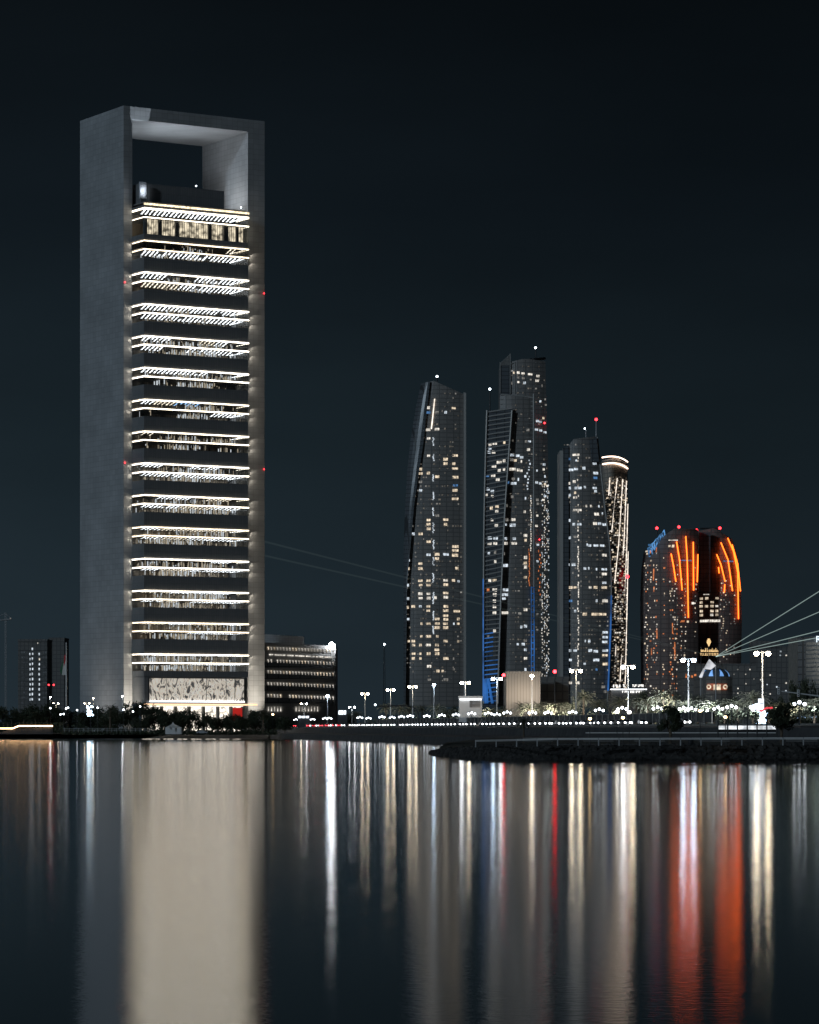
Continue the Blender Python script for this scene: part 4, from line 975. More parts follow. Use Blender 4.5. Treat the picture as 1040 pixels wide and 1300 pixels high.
# ------------------------------------------------------------------ street lamps along the road
def street_lamp(px, py, D, kinds, label, z0=5.9, hr=.48, arm=1.5, group='tall street lamps along the road', polemat='white', ln='street_lamp'):
    x = (px - 520) * D / F; top = ZP(py, D)
    b = Vector((x, D, z0)); t = empty(ln, b, label, 'street lamp', group)
    m = MB(b); m.tube((x, D, z0), (x, D, top + .25), .24, .13, 8); m.tube((x, D, z0), (x, D, z0 + 1.2), .36, .30, 8); m.build('pole', M[polemat], t, True)
    n = len(kinds)
    offs = {1: [0], 2: [-arm, arm]}[n]
    if n == 2:
        m = MB(b); m.path([(x - arm, D, top + .1), (x, D, top + .5), (x + arm, D, top + .1)], .09, 6); m.build('arm', M[polemat], t)
    for o_, k in zip(offs, kinds):
        m = MB(b); m.box(x + o_ - .6, x + o_ + .6, D - .3, D + .3, top + hr * .8, top + hr * .8 + .16); h = m.build('lamp_head', M['grey'], t)
        m = MB(b); m.ball((x + o_, D, top), hr, 12, 8, .8); m.build('light', M['lamp' + k], h, True)
    return t
lamps = [(968, 830, 'yy', 'tallest warm twin street lamp, beside the illuminated totem'), (874, 838.5, 'bb', 'blue-white twin street lamp in front of the red-lit towers'), (797.5, 847, 'wy', 'twin street lamp with one white and one warm head at the round tower foot'),
         (731.5, 852, 'yy', 'warm twin street lamp before the sail-shaped tower'), (675.5, 858, 'y', 'single-head warm street lamp against the beige box hall'), (631, 862, 'bw', 'cold white twin street lamp beside the blue ladder tower foot'), (591, 867, 'wy', 'twin street lamp before the free-standing curved tower, at its pale edge pier'),
         (551, 869.5, 'b', 'single-head blue street lamp before the free-standing curved tower'), (524, 872, 'yy', 'warm twin street lamp at the edge of the curved tower, beside a blue one'), (496, 876, 'yy', 'warm twin street lamp between the curved tower and the low office'), (463.5, 881, 'yy', 'warm twin street lamp next to the intense blue-white one'),
         (416, 884, 'b', 'intensely bright blue-white street lamp before the low office block'), (362, 884, 'wy', 'small twin street lamp before the low office, nearest the tall tower')]
for px, py, k, lab in lamps:
    D = road_D(px, 0)
    o = street_lamp(px, py, D, k, lab, hr=.85 if px == 416 else .58, arm=1.35)
o = street_lamp(386, 893.5, 1850, 'yw', 'low twin lamp at the foot of the low office block', z0=3, hr=.4, group=None)
o = street_lamp(447, 898, 1800, 'ww', 'short white twin lamp behind the traffic between two tall lamps', z0=3, hr=.45, group=None)
for px, py, k, lab in ((64, 885, 'w', 'single street lamp above the dark trees next to the apartment tower'), (118.5, 886.5, 'y', 'single street lamp above the trees at the tall tower foot'), (155.5, 884, 'w', 'single street lamp at the corner pier of the tall tower')):
    street_lamp(px, py, 1760, k, lab, z0=3, hr=.36, group='lamps behind the island trees')
for px, py, k, lab in ((71, 893, 'yy', 'short twin lamp among the dark trees nearer the flagpole'), (110.5, 893, 'yy', 'short twin lamp beside the glowing blue-white garden light')):
    street_lamp(px, py, 1720, k, lab, z0=3, hr=.28, arm=1.3, group='lamps behind the island trees')
# red signal lamps on posts
for px, py, lab in ((639.5, 857, 'red signal lamp on a thin mast beside the cold white twin lamp'), (704.5, 852.5, 'red signal lamp on a thin mast in front of the plain dark block')):
    D = road_D(px, 6); b = Vector(((px - 520) * D / F, D, 5.9)); t = empty('signal_mast', b, lab, 'signal lamp', 'red signal masts')
    m = MB(b); m.tube(b, P(px, py, D), .12, .08); m.build('pole', M['darkmetal'], t); m = MB(b); m.ball(P(px, py, D), .55, 10, 8); m.build('light', M['redlampbig'], t, True)
for px, lab in ((62, 'brighter of two small red lamps by the apartment tower'), (68.3, 'dimmer of two small red lamps by the apartment tower')):
    D = 1900; b = Vector(((px - 520) * D / F, D, 3)); t = empty('signal_mast', b, lab, 'signal lamp', 'red lamps far left')
    m = MB(b); m.tube(b, P(px, 869.5, D), .12, .08); m.build('pole', M['darkmetal'], t); m = MB(b); m.ball(P(px, 869.5, D), .5, 10, 8); m.build('light', M['redlamp'], t)
# thin unlit mast with white lamp
D = 2000; b = Vector(((488 - 520) * D / F, D, 3)); t = empty('lattice_mast', b, 'thin dark mast with one white lamp standing near the curved tower', 'mast')
m = MB(b)
for dx in (-.8, .8): m.tube((b.x + dx, D, 3), (b.x + dx * .3, D, ZP(819, D)), .18, .12, 5)
for k in range(14): z = 3 + k * 3.4; m.tube((b.x - .7, D, z), (b.x + .7, D, z + 3.4), .1, .1, 4)
m.build('mast', M['grey'], t); m = MB(b); m.ball(P(488, 818, D), .6); m.build('light', M['beacon'], t)

# globe clusters along the quay
def globe_lamp():
    t = empty('globe_lamp', (0, 0, 0), '', 'lamp post', 'white globe lamps along the promenade')
    m = MB(); m.tube((0, 0, 0), (0, 0, 3.9), .11, .07); m.tube((0, 0, 0), (0, 0, .5), .2, .15); m.path([(-1.0, 0, 3.7), (-.5, 0, 3.3), (.5, 0, 3.3), (1.0, 0, 3.7)], .05, 5); m.build('post', M['darkmetal'], t)
    for x, z in ((-1.0, 4.0), (0, 4.35), (1.0, 4.0)):
        m = MB(); m.ball((x, 0, z), .33, 10, 8); m.build('globe', M['globe'], t, True)
    return t
gl = globe_lamp(); first = True
gpx = [376, 397, 413, 418, 457, 468, 485, 498, 510, 521, 542, 561, 579, 599, 620, 631, 644, 676, 696, 727, 761, 790, 835, 868, 878, 912, 929, 959, 1015]
for i, px in enumerate(gpx):
    o = gl if first else copy_tree(gl); first = False
    D = road_D(px, -13.4); o.location = ((px - 520) * D / F, D, 5.75); s_ = rnd.uniform(.92, 1.08); o.scale = (s_, s_, s_)
    o['label'] = 'three-globe white lamp post on the promenade, %s counting outward from the low office' % ORD[i]

# traffic
def car(tail):
    t = empty('car', (0, 0, 0), '', 'car')
    m = MB(); L_, W_ = 4.4, .9
    prof = [(-2.2, .35), (-2.2, .85), (-1.3, .95), (-.75, 1.42), (.9, 1.45), (1.6, .98), (2.2, .9), (2.2, .35)]
    m.add([(-W_, a, b) for a, b in prof] + [(W_, a, b) for a, b in prof], [tuple(range(8)), tuple(range(15, 7, -1))] + [(i, 8 + i, 8 + (i + 1) % 8, (i + 1) % 8) for i in range(8)])
    m.build('body', M['carpaint'], t)
    m = MB(); m.add([(-.78, -1.27, 1.0), (.78, -1.27, 1.0), (.7, -.79, 1.40), (-.7, -.79, 1.40)], [(0, 1, 2, 3)]); m.v = [(a, b - .03, c + .02) for a, b, c in m.v]; m.build('windscreen', M['carglass'], t)
    for x, y in ((-.82, -1.35), (.82, -1.35), (-.82, 1.35), (.82, 1.35)):
        m = MB(); m.tube((x - .12, y, .33), (x + .12, y, .33), .33, .33, 12); m.build('wheel', M['tyre'], t)
    for x in (-.62, .62):
        m = MB(); m.ball((x, -2.2, .68), .20 if tail else .24, 8, 6); m.build('tail_light' if tail else 'headlight', M['tail' if tail else 'head'], t)
    return t
ch = car(False); ct = car(True); uc = ut = False
ang = math.atan(0.125)
spans = [(392, 436, 1.0), (446, 470, 1.2), (476, 545, 1.0), (550, 664, 1.0), (671, 712, .9), (716, 772, .8), (776, 825, .7), (862, 874, .8)]
for a, b, g_ in spans:
    px = a
    while px < b:
        for off in (-10.2, -6.2):
            if rnd.random() < .83:
                D = road_D(px + rnd.uniform(-1.5, 1.5), off)
                o = ch if not uc else copy_tree(ch); uc = True
                o.location = (RX(D) + off, D, 5.91); o.rotation_euler = (0, 0, ang); o['group'] = 'traffic on the waterfront road'
                o['label'] = 'oncoming car with white headlights in the dense traffic row on the waterfront road'
        px += 7.0 / g_
px = 364
while px < 436:
    D = road_D(px, -11.2)
    o = ct if not ut else copy_tree(ct); ut = True
    o.location = (RX(D) - 11.0, D - 4, 5.91 + .0); o.rotation_euler = (0, 0, ang); o['group'] = 'traffic heading away'
    o['label'] = 'car with red tail lights heading away, before the low office'
    px += rnd.uniform(6, 10)

# parapet wall behind the traffic
D0, D1 = road_D(905, -3), road_D(478, -3)
b = Vector((RX(D0) - 3, D0, 5.9)); m = MB(b); n = 14
for i in range(n):
    a_, c_ = D0 + (D1 - D0) * i / n, D0 + (D1 - D0) * (i + 1) / n
    m.add([(RX(a_) - 3, a_, 6.6), (RX(c_) - 3, c_, 6.6), (RX(c_) - 3, c_, 8.9), (RX(a_) - 3, a_, 8.9), (RX(a_) - 2.6, a_, 6.6), (RX(c_) - 2.6, c_, 6.6), (RX(c_) - 2.6, c_, 8.9), (RX(a_) - 2.6, a_, 8.9)],
          [(0, 3, 2, 1), (4, 5, 6, 7), (3, 7, 6, 2), (0, 1, 5, 4)])
t = empty('median_wall', b, 'long dark wall raised on posts behind the traffic', 'wall'); m.build('panel', M['concdark'], t)
m = MB(b); y = D0
while y < D1: m.box(RX(y) - 3.3, RX(y) - 3.02, y, y + .3, 5.9, 9.0); y += 9
m.build('posts', M['concrete'], t)
m = MB(b)
for i in range(n):
    a_, c_ = D0 + (D1 - D0) * i / n, D0 + (D1 - D0) * (i + 1) / n; m.tube((RX(a_) - 2.9, a_, 9.0), (RX(c_) - 2.9, c_, 9.0), .1, .1, 5)
m.build('coping', M['concrete'], t)

# lit white hoarding and totem at right
D = 590; b = P(948, 925, D); b.z = 2.6; t = empty('light_wall', b, 'glowing white low wall under the illuminated totem', 'wall')
for k in range(6):
    x0 = 912 + k * 12.4; m = MB(b); m.slabquad(P(x0, 926, D), P(x0 + 11.8, 926, D), P(x0 + 11.8, 921.3, D), P(x0, 921.3, D), .3); m.build('panel', M['wallglow'] if 'wallglow' in M else M.setdefault('wallglow', em('white_hoarding_light', (.9, .95, 1), 1.1, .5, .6)), t)
m = MB(b)
for k in range(7): x0 = 911.6 + k * 12.4; m.tube(P(x0, 940, D - .3), P(x0, 906 if k % 2 else 915, D - .3), .13)
m.slabquad(P(911, 929, D), P(987, 929, D), P(987, 926.3, D), P(911, 926.3, D), .4)
m.build('post', M['darkmetal'], t)
D = 735; b = P(965, 925, D); b.z = 5.5; t = empty('illuminated_totem', b, 'tall white illuminated totem with red chevrons and blue sparkling lights', 'sign')
m = MB(b); m.tube(P(965.5, 925, D + .5), P(965.5, 888, D + .5), .28); m.build('post', M['white'], t)
m = MB(b); m.slabquad(P(963, 902, D), P(970, 902, D), P(970, 887, D), P(963, 887, D), .5); m.build('sign_panel', em('sign_panel_light', (.82, .90, 1), 1.8, .3, .8), t)
m = MB(b); m.box(P(965, 0, D).x, P(969, 0, D).x, D - .12, D - .02, ZP(893.4, D), ZP(892.4, D)); m.build('panel_mark', M['towerdark'], t)
m = MB(b); m.path([P(957.5, 898, D - .3), P(962, 902, D - .3), P(968, 902.5, D - .3), P(972, 899, D - .3), P(981, 898.5, D - .3)], .22, 5); m.build('chevron', em('red_sign_light', (1, .06, .08), .9), t)
ms = [MB(b), MB(b)]
for i in range(90):
    r_ = rnd.random()
    if r_ < .35: x, y = rnd.uniform(954.5, 963), rnd.uniform(894, 903)
    elif r_ < .8: x, y = rnd.gauss(970, 2.2), rnd.uniform(903, 920)
    else: x, y = rnd.uniform(959, 967), rnd.uniform(914, 925)
    ms[i % 2].ball(P(x, y, D + rnd.uniform(-1, 1)), rnd.uniform(.08, .26), 6, 4)
ms[0].build('sparkle_light', em('blue_sparkle', (.45, .72, 1), 6), t)['kind'] = 'stuff'; ms[1].build('sparkle_light', em('white_sparkle', (.9, .96, 1), 6), t)['kind'] = 'stuff'
# bright blue light bar far right
D = 900; b = P(1020, 910.5, D); b.z = 3.2; t = empty('light_bar', b, 'thin blue-white light bar on a low fence beyond the totem', 'light')
m = MB(b); m.tube(P(1006, 910.5, D), P(1048, 910.2, D), .25); m.build('light', em('blue_bar_light', (.45, .68, 1), 1.2), t)
m = MB(b)
for x in range(1006, 1050, 8): m.tube(P(x, 911, D), P(x, 934, D), .12)
m.slabquad(P(1004, 934, D), P(1050, 934, D), P(1050, 914, D), P(1004, 914, D), .3); m.build('fence_panel', M['concdark'], t)
# traffic signal gantry
D = 640; b = P(1062, 925, D); b.z = 2.9; t = empty('signal_gantry', b, 'white overhead signal arm above the far end of the road', 'traffic signal')
m = MB(b); m.tube((b.x, D, 2.9), P(1062, 886, D), .2, .16); m.build('post', M['white'], t)
m = MB(b); m.tube(P(1062, 886.5, D), P(988, 877, D), .16, .1); m.build('arm', M['white'], t)
for x, y in ((988.5, 877), (1013.5, 880)):
    m = MB(b); c_ = P(x, y, D - .3); m.box(c_.x - .22, c_.x + .22, D - .5, D - .2, c_.z - .7, c_.z + .7); h = m.build('signal_head', M['white'], t)
    for k in (-.42, 0, .42):
        m = MB(b); m.tube((c_.x, D - .54, c_.z + k), (c_.x, D - .48, c_.z + k), .14); m.build('lens', M['towerdark'], h)
# curved sign arm on the left part of the road
D = road_D(531, -5); b = P(532, 925, D); b.z = 5.9; t = empty('curved_gantry', b, 'dark curved gantry arm over the road among warm-lit palms', 'gantry')
m = MB(b); m.path([(b.x, D, 5.9), P(531, 906, D), P(529, 901, D), P(524, 897.5, D), P(516, 896, D), P(480, 896.5, D)], .28, 6); m.build('arm', M['darkmetal'], t)
m = MB(b); m.ball(P(476.5, 894.8, D), .4); m.build('light', M['beacon'], t)

# ------------------------------------------------------------------ promenade furniture on the breakwater
def edge(px, back):                   # a point above the spit top line
    D = interp([(600, 548), (650, 515), (700, 505), (800, 499), (1075, 493)], px) + back
    return (px - 520) * D / F, D
p0 = edge(622, 9); t = empty('promenade_railing', (p0[0], p0[1], 2.2), 'grey low railing along the breakwater promenade', 'railing')
b = Vector(t.location); m = MB(b); mp_ = MB(b); px = 604.0; pts = []
while px < 1075:
    x, y = edge(px, 9); z = interp([(600, 1.95), (700, 2.4), (1075, 2.55)], px); m.box(x - .09, x + .09, y - .09, y + .09, z - .1, z + 1.12); pts.append((x, y, z)); px += 26.0
m.build('post', M['grey'], t)
m = MB(b); m.path([(x, y, z + 1.05) for x, y, z in pts], .07, 6); m.path([(x, y, z + .88) for x, y, z in pts], .05, 6); m.build('top_rail', M['white'], t)
m = MB(b)
for (x, y, z), (x2, y2, z2) in zip(pts, pts[1:]):
    for k in range(1, 22):
        f = k / 22; m.tube((x + (x2 - x) * f, y + (y2 - y) * f, z + .05), (x + (x2 - x) * f, y + (y2 - y) * f, z + .9), .018, .018, 4, False)
m.path([(x, y, z + .12) for x, y, z in pts], .03, 4)
m.build('balusters', M['darkmetal'], t)
# long pale planter wall further in
D = 610; t = empty('planter_wall', P(880, 925, D) - Vector((0, 0, 2.7)), 'long pale planter wall behind the breakwater railing', 'wall'); b = Vector(t.location)
m = MB(b); m.slabquad(P(745, 936, D), P(985, 936, D), P(985, 931, D), P(745, 931, D), 1.2); m.build('wall', M['concdark'], t)
m = MB(b); m.slabquad(P(744, 930.9, D - .2), P(986, 930.9, D - .2), P(986, 929.8, D - .2), P(744, 929.8, D - .2), 1.6); m.build('coping', M['white'], t)
# benches
def bench(px, label):
    x, y = edge(px, 18); t = empty('bench', (x, y, 2.5), label, 'bench', 'promenade benches'); b = Vector(t.location)
    m = MB(b); m.box(x - 2.4, x + 2.4, y - .3, y + .3, 2.95, 3.03); m.build('seat', M['concrete'], t)
    m = MB(b); m.box(x - 2.4, x + 2.4, y + .34, y + .40, 3.15, 3.55); m.build('backrest', M['concrete'], t)
    for s_ in (-1, 1): m = MB(b); m.box(x + s_ * 2 - .08, x + s_ * 2 + .08, y - .25, y + .25, 2.5, 2.94); m.build('leg', M['darkmetal'], t)
for px, lab in ((683, 'bench on the breakwater nearest its tip'), (760, 'bench below the first amber park lamp'), (825, 'bench near the round dark tree with forked trunk'), (907, 'bench between the two amber park lamps near the railing'), (1018, 'bench beyond the bigger round tree')):
    bench(px, lab)
# amber park lamps
for i, (px, py, D, r_, lab, k) in enumerate(((749, 912.5, 540, .28, 'amber park lamp, first along the breakwater from its tip', 'amber'), (791, 911.2, 545, .28, 'amber park lamp below the pair of larger white globes', 'amber'), (783.5, 903.5, 590, .36, 'larger white park globe of a pair, on the breakwater tip side', 'lampy2'), (799, 904.2, 592, .36, 'larger white park globe of a pair, on the totem side', 'lampy2'),
      (889, 902.5, 575, .30, 'amber park lamp near the foot of the blue-white twin street lamp', 'amber'), (921, 910.3, 520, .26, 'amber park lamp with its pole standing at the railing', 'amber'), (346.5, 907, 1500, .5, 'small orange lamp at the foot of the low office', 'amber'))):
    if 'lampy2' not in M: M['lampy2'] = em('white_park_light', (1, .92, .8), 16)
    z0 = 2.5 if D < 1000 else 3.0; b = Vector(((px - 520) * D / F, D, z0)); t = empty('park_lamp', b, lab, 'park lamp', 'park lamps by the water')
    m = MB(b); m.tube(b, P(px, py + .5, D), .07, .05); m.tube(b, b + Vector((0, 0, .6)), .13, .1); m.build('pole', M['darkmetal'], t)
    m = MB(b); m.ball(P(px, py, D), r_, 12, 8, .75); m.build('light', M[k], t, True)
    m = MB(b); c_ = P(px, py, D); m.tube(c_ + Vector((0, 0, r_ * .7)), c_ + Vector((0, 0, r_ * .95)), r_ * 1.1, .08, 10); m.build('cap', M['darkmetal'], t)
# bins / small posts on spit
for px, lab in ((877, 'dark litter bin beside the promenade near the middle tree'), ):
    x, y = edge(px, 12); t = empty('litter_bin', (x, y, 2.45), lab, 'bin'); b = Vector(t.location)
    m = MB(b); m.tube((x, y, 2.45), (x, y, 3.5), .45, .5, 12); m.build('body', M['darkmetal'], t); m = MB(b); m.tube((x, y, 3.52), (x, y, 3.7), .52, .2, 12); m.build('lid', M['darkmetal'], t)

# ------------------------------------------------------------------ trees
def crown_mesh(seed, r, h, leaves, size, mat, name='crown'):
    rr_ = random.Random(seed); m = MB(); cl = []
    for i in range(16):
        a = rr_.uniform(0, 2 * math.pi); q = rr_.uniform(.2, .8) * r; cl.append((Vector((math.cos(a) * q, math.sin(a) * q, rr_.uniform(.15, .85) * h)), rr_.uniform(.28, .5) * r))
    for i in range(leaves):
        c_, cr_ = rr_.choice(cl); d = Vector((rr_.gauss(0, 1), rr_.gauss(0, 1), rr_.gauss(0, .8))); d = d.normalized() * cr_ * rr_.uniform(.45, 1.08)
        p = c_ + d; a = Vector((rr_.gauss(0, 1), rr_.gauss(0, 1), rr_.gauss(0, 1))).normalized(); b_ = a.orthogonal().normalized(); c2 = a.cross(b_); s_ = size * rr_.uniform(.6, 1.3)
        m.add([p - b_ * s_, p - c2 * s_ * .5, p + b_ * s_, p + c2 * s_ * .5], [(0, 1, 2, 3)])
    return m
def make_tree(seed, r, h, th, leaves=2600, size=.42):
    t = empty('broadleaf_tree', (0, 0, 0), '', 'tree')
    m = MB(); m.tube((0, 0, 0), (.1, 0, th + h * .3), .28, .16, 8)
    rr_ = random.Random(seed)
    for i in range(6):
        a = rr_.uniform(0, 6.28); m.tube((.05, 0, th * rr_.uniform(.6, 1)), (math.cos(a) * r * .6, math.sin(a) * r * .6, th + h * rr_.uniform(.35, .7)), .13, .04, 6)
    m.build('trunk', M['bark'], t)
    m = crown_mesh(seed, r, h, leaves, size, None); m.v = [(x, y, z + th) for x, y, z in m.v]; m.build('crown', M['leafdark'], t)
    return t
def palm(seed, th, fl_, mat, nf=34):
    rr_ = random.Random(seed); t = empty('date_palm', (0, 0, 0), '', 'palm tree')
    m = MB(); n = 9
    for i in range(n): z0, z1 = th * i / n, th * (i + 1) / n; m.tube((0, 0, z0), (0, 0, z1), .30 - .004 * i, .25 - .004 * i, 8, False)
    m.ball((0, 0, th), .5, 8, 6); m.build('trunk', M['bark'], t)
    m = MB()
    for f in range(nf):
        a = f * 2.399 + rr_.uniform(-.2, .2); el = R(80 - 96 * (f / nf) ** .85 + rr_.uniform(-6, 6)); L_ = fl_ * rr_.uniform(.85, 1.08); d = Vector((math.cos(a), math.sin(a), 0)); sd_ = Vector((-math.sin(a), math.cos(a), 0))
        p = Vector((0, 0, th + .2)); seg = 9; ee = el
        for s_ in range(seg):
            st = (d * math.cos(ee) + Vector((0, 0, math.sin(ee)))) * (L_ / seg); q = p + st; up = st.cross(sd_).normalized()
            wl_ = .55 * math.sin(math.pi * min((s_ + .9) / (seg + .6), .98)) + .12
            m.add([p + up * .03, q + up * .03, q - up * .03, p - up * .03], [(0, 1, 2, 3)])
            for half in (0, .5):
                c0 = p + st * half; c1 = p + st * (half + .34)
                for sgn in (-1, 1):
                    tip = c1 + sd_ * sgn * wl_ + st * .55 - Vector((0, 0, .22 * wl_))
                    m.add([c0, c1, tip], [(0, 1, 2)])
            p = q; ee -= R(8.0 + 3 * rr_.random())
    m.build('crown', mat, t); return t

# left island trees (tops and widths read off the shoreline)
isl = [(8, 899, 34), (30, 896, 36), (52, 893, 34), (72, 898, 30), (92, 903, 26), (108, 902, 26), (126, 898, 28), (150, 898, 26), (172, 893, 34), (196, 894, 32), (214, 901, 26), (232, 901, 28), (252, 904, 28), (270, 906, 26), (288, 907, 24), (306, 908, 24), (324, 903, 22), (343, 906, 24), (362, 910, 20), (40, 905, 34), (135, 908, 30), (185, 906, 34), (222, 909, 34), (300, 911, 30)]
protos = [make_tree(11 + i, 5.2, 7.6, 2.0) for i in range(4)]; used = [False] * 4
for i, (px, py, wd) in enumerate(isl):
    k = i % 4; o = protos[k] if not used[k] else copy_tree(protos[k]); used[k] = True
    D = 1640 + (i * 37) % 60 - (45 if i > 18 else 0); hgt = ZP(py, D) - 2.6; s_ = wd * D / F / 10.4 * 1.12
    o.location = ((px - 520) * D / F, D, 2.5); o.scale = (s_, s_, hgt / 9.6); o.rotation_euler = (0, 0, rnd.uniform(0, 6.28)); o['group'] = 'dark trees on the island'
    row = 'front' if i > 18 else 'back'; j = i - 19 if i > 18 else i
    o['label'] = 'dark leafy tree on the island, %s in the %s row counting from the crane end' % (ORD[j], row)
# undergrowth
m = MB(); rr_ = random.Random(5)
for i in range(5200):
    px = rr_.uniform(78, 352); D = rr_.uniform(1590, 1640); z = 2.2 + abs(rr_.gauss(0, 1.3)) * (1.1 if px < 240 else .8); p = Vector(((px - 520) * D / F, D, z)); a = Vector((rr_.gauss(0, 1), rr_.gauss(0, 1), rr_.gauss(0, 1))).normalized(); b_ = a.orthogonal().normalized(); c2 = a.cross(b_)
    m.add([p - b_ * .6, p - c2 * .35, p + b_ * .6, p + c2 * .35], [(0, 1, 2, 3)])
for i in range(2600):
    px = rr_.uniform(-10, 80); D = rr_.uniform(1600, 1660); p = Vector(((px - 520) * D / F, D, 3 + rr_.random() * 5)); a = Vector((rr_.gauss(0, 1), rr_.gauss(0, 1), rr_.gauss(0, 1))).normalized(); b_ = a.orthogonal().normalized(); c2 = a.cross(b_)
    m.add([p - b_ * .6, p - c2 * .35, p + b_ * .6, p + c2 * .35], [(0, 1, 2, 3)])
o = m.build('undergrowth', M['leafdark']); o['kind'] = 'stuff'; o['label'] = 'dense dark undergrowth behind the island beach'
# breakwater trees
for i, (px, D, r_, ytop, lab) in enumerate(((851, 560, 2.1, 897, 'dark round tree on the breakwater near the domed palace'), (992, 545, 2.2, 890, 'bigger dark round tree on the breakwater beside the totem'))):
    h = ZP(ytop, D) - 2.5; o = make_tree(40 + i, r_, h * .72, h * .33, 3200, .2); o.location = ((px - 520) * D / F, D, 2.45); o['label'] = lab; o['group'] = 'breakwater trees'
# palms
pl_ = [palm(3, 8.5, 4.9, M['leafpalm'], 42), palm(8, 8.0, 5.1, M['leafpalm'], 48), palm(15, 9.0, 4.6, M['leafpalm'], 42)]; pu = [False] * 3
ppx = [(366, 905), (452, 901), (490, 892.5), (520, 892), (555, 893), (584, 900), (603, 898), (624, 898), (641, 899), (662, 889), (684, 889.5), (697, 890), (715, 891), (741, 876), (787, 880.5), (808, 880), (843, 874), (858, 878), (886, 881), (907, 886), (956, 874.5), (1016, 893), (1034, 886)]
ppx += [(508, 894), (536, 895), (567, 898), (596, 900), (672, 893), (704, 892), (727, 889), (760, 886), (822, 884), (832, 886), (870, 886), (897, 890), (920, 889), (937, 886), (976, 892), (998, 890)]
ppx.sort()
for i, (px, py) in enumerate(ppx):
    k = i % 3; o = pl_[k] if not pu[k] else copy_tree(pl_[k]); pu[k] = True
    D = road_D(px, 4 + (i * 5) % 7); h = ZP(py, D) - 5.4; s_ = h / (8.5 + 3.1)
    o.location = ((px - 520) * D / F, D, 5.4); kw_ = rnd.uniform(.98, 1.2); o.scale = (kw_, kw_, s_); o.rotation_euler = (0, 0, rnd.uniform(0, 6)); o['group'] = 'date palms along the road'
    o['label'] = 'lit date palm behind the traffic, %s palm along the road counting from the low office' % ORD[i]
# spots added in mid-air to brighten every second palm crown
for i, (px, py) in enumerate(ppx):
    if i % 2 == 0:
        D = road_D(px, 4) - 7; warm = rnd.random() < .5
        b = Vector(((px - 520) * D / F, D, 9.3)); ld = bpy.data.lights.new('added_palm_spot', 'SPOT'); ld.energy = 17000 if warm else 13000; ld.spot_size = R(105); ld.color = (1, .91, .78) if warm else (.86, .93, 1.0); ld.shadow_soft_size = .3
        lo = bpy.data.objects.new('added_palm_spot', ld); C.objects.link(lo); lo.location = b; lo.rotation_euler = Vector((0, .9, .55)).to_track_quat('-Z', 'Y').to_euler()
# lit shrubs and flower beds between the palms
m = MB(); rr_ = random.Random(77)
for c_i in range(330):
    y = 700 + 900 * rr_.random() ** 1.3; x = RX(y) + rr_.uniform(.5, 9); rad = rr_.uniform(.8, 2.1); hz_ = rr_.uniform(2.2, 4.6)
    for i in range(26):
        d = Vector((rr_.gauss(0, 1), rr_.gauss(0, 1), rr_.gauss(0, .8))).normalized() * rad * rr_.uniform(.5, 1.05); p = Vector((x, y, 5.9 + hz_ * .72)) + d
        a = Vector((rr_.gauss(0, 1), rr_.gauss(0, 1), rr_.gauss(0, 1))).normalized(); b_ = a.orthogonal().normalized(); c2 = a.cross(b_); q = rr_.uniform(.18, .42)
        m.add([p - b_ * q, p - c2 * q * .5, p + b_ * q, p + c2 * q * .5], [(0, 1, 2, 3)])
o = m.build('shrubbery', M['leafshrub']); o['kind'] = 'stuff'; o['label'] = 'lamp-lit shrubbery between the road palms'
# dark palms
pd = palm(21, 5.5, 3.0, M['leafpalmdark'], 30); pd.location = ((140 - 520) * 1600 / F, 1600, 2.6); zz = (ZP(890, 1600) - 2.6) / 8.2; pd.scale = (zz * .8, zz * .8, zz); pd['label'] = 'dark palm silhouette before the foot of the tall tower'; pd['group'] = 'dark palms'
for px, py, D, lab in ((334, 897, 1600, 'dark palm between the low office and the tall tower'), (262, 905, 1560, 'low dark palm in front of the tower entrance'), (665, 906, 640, 'small dark palm near the breakwater tip')):
    o = copy_tree(pd); z0 = 2.6 if D > 1000 else 2.2; zz = (ZP(py, D) - z0) / 8.2; o.location = ((px - 520) * D / F, D, z0); o.scale = (zz, zz, zz); o['label'] = lab; o['group'] = 'dark palms'
# far tree bands right of the road (individual dark trees)
bgt = [(822, 880, 24), (872, 888, 22), (925, 886, 24), (1008, 868, 20), (1026, 866, 22), (1042, 868, 22), (985, 886, 20), (1000, 896, 26), (645, 898, 22), (605, 900, 20), (570, 898, 20), (440, 905, 22), (395, 906, 20)]
for i, (px, py, wd) in enumerate(bgt):
    o = copy_tree(protos[i % 4]); D = road_D(min(px, 1005), 34) if px < 1000 else 900
    hgt = ZP(py, D) - 3; s_ = wd * D / F / 10.4 * 1.1; o.location = ((px - 520) * D / F, D, 3.0); o.scale = (s_, s_, hgt / 9.6); o['group'] = 'dark trees behind the road'
    o['label'] = 'dark tree behind the road palms, %s of the row counting from the low office' % ORD[sorted(range(len(bgt)), key=lambda q: bgt[q][0]).index(i)]

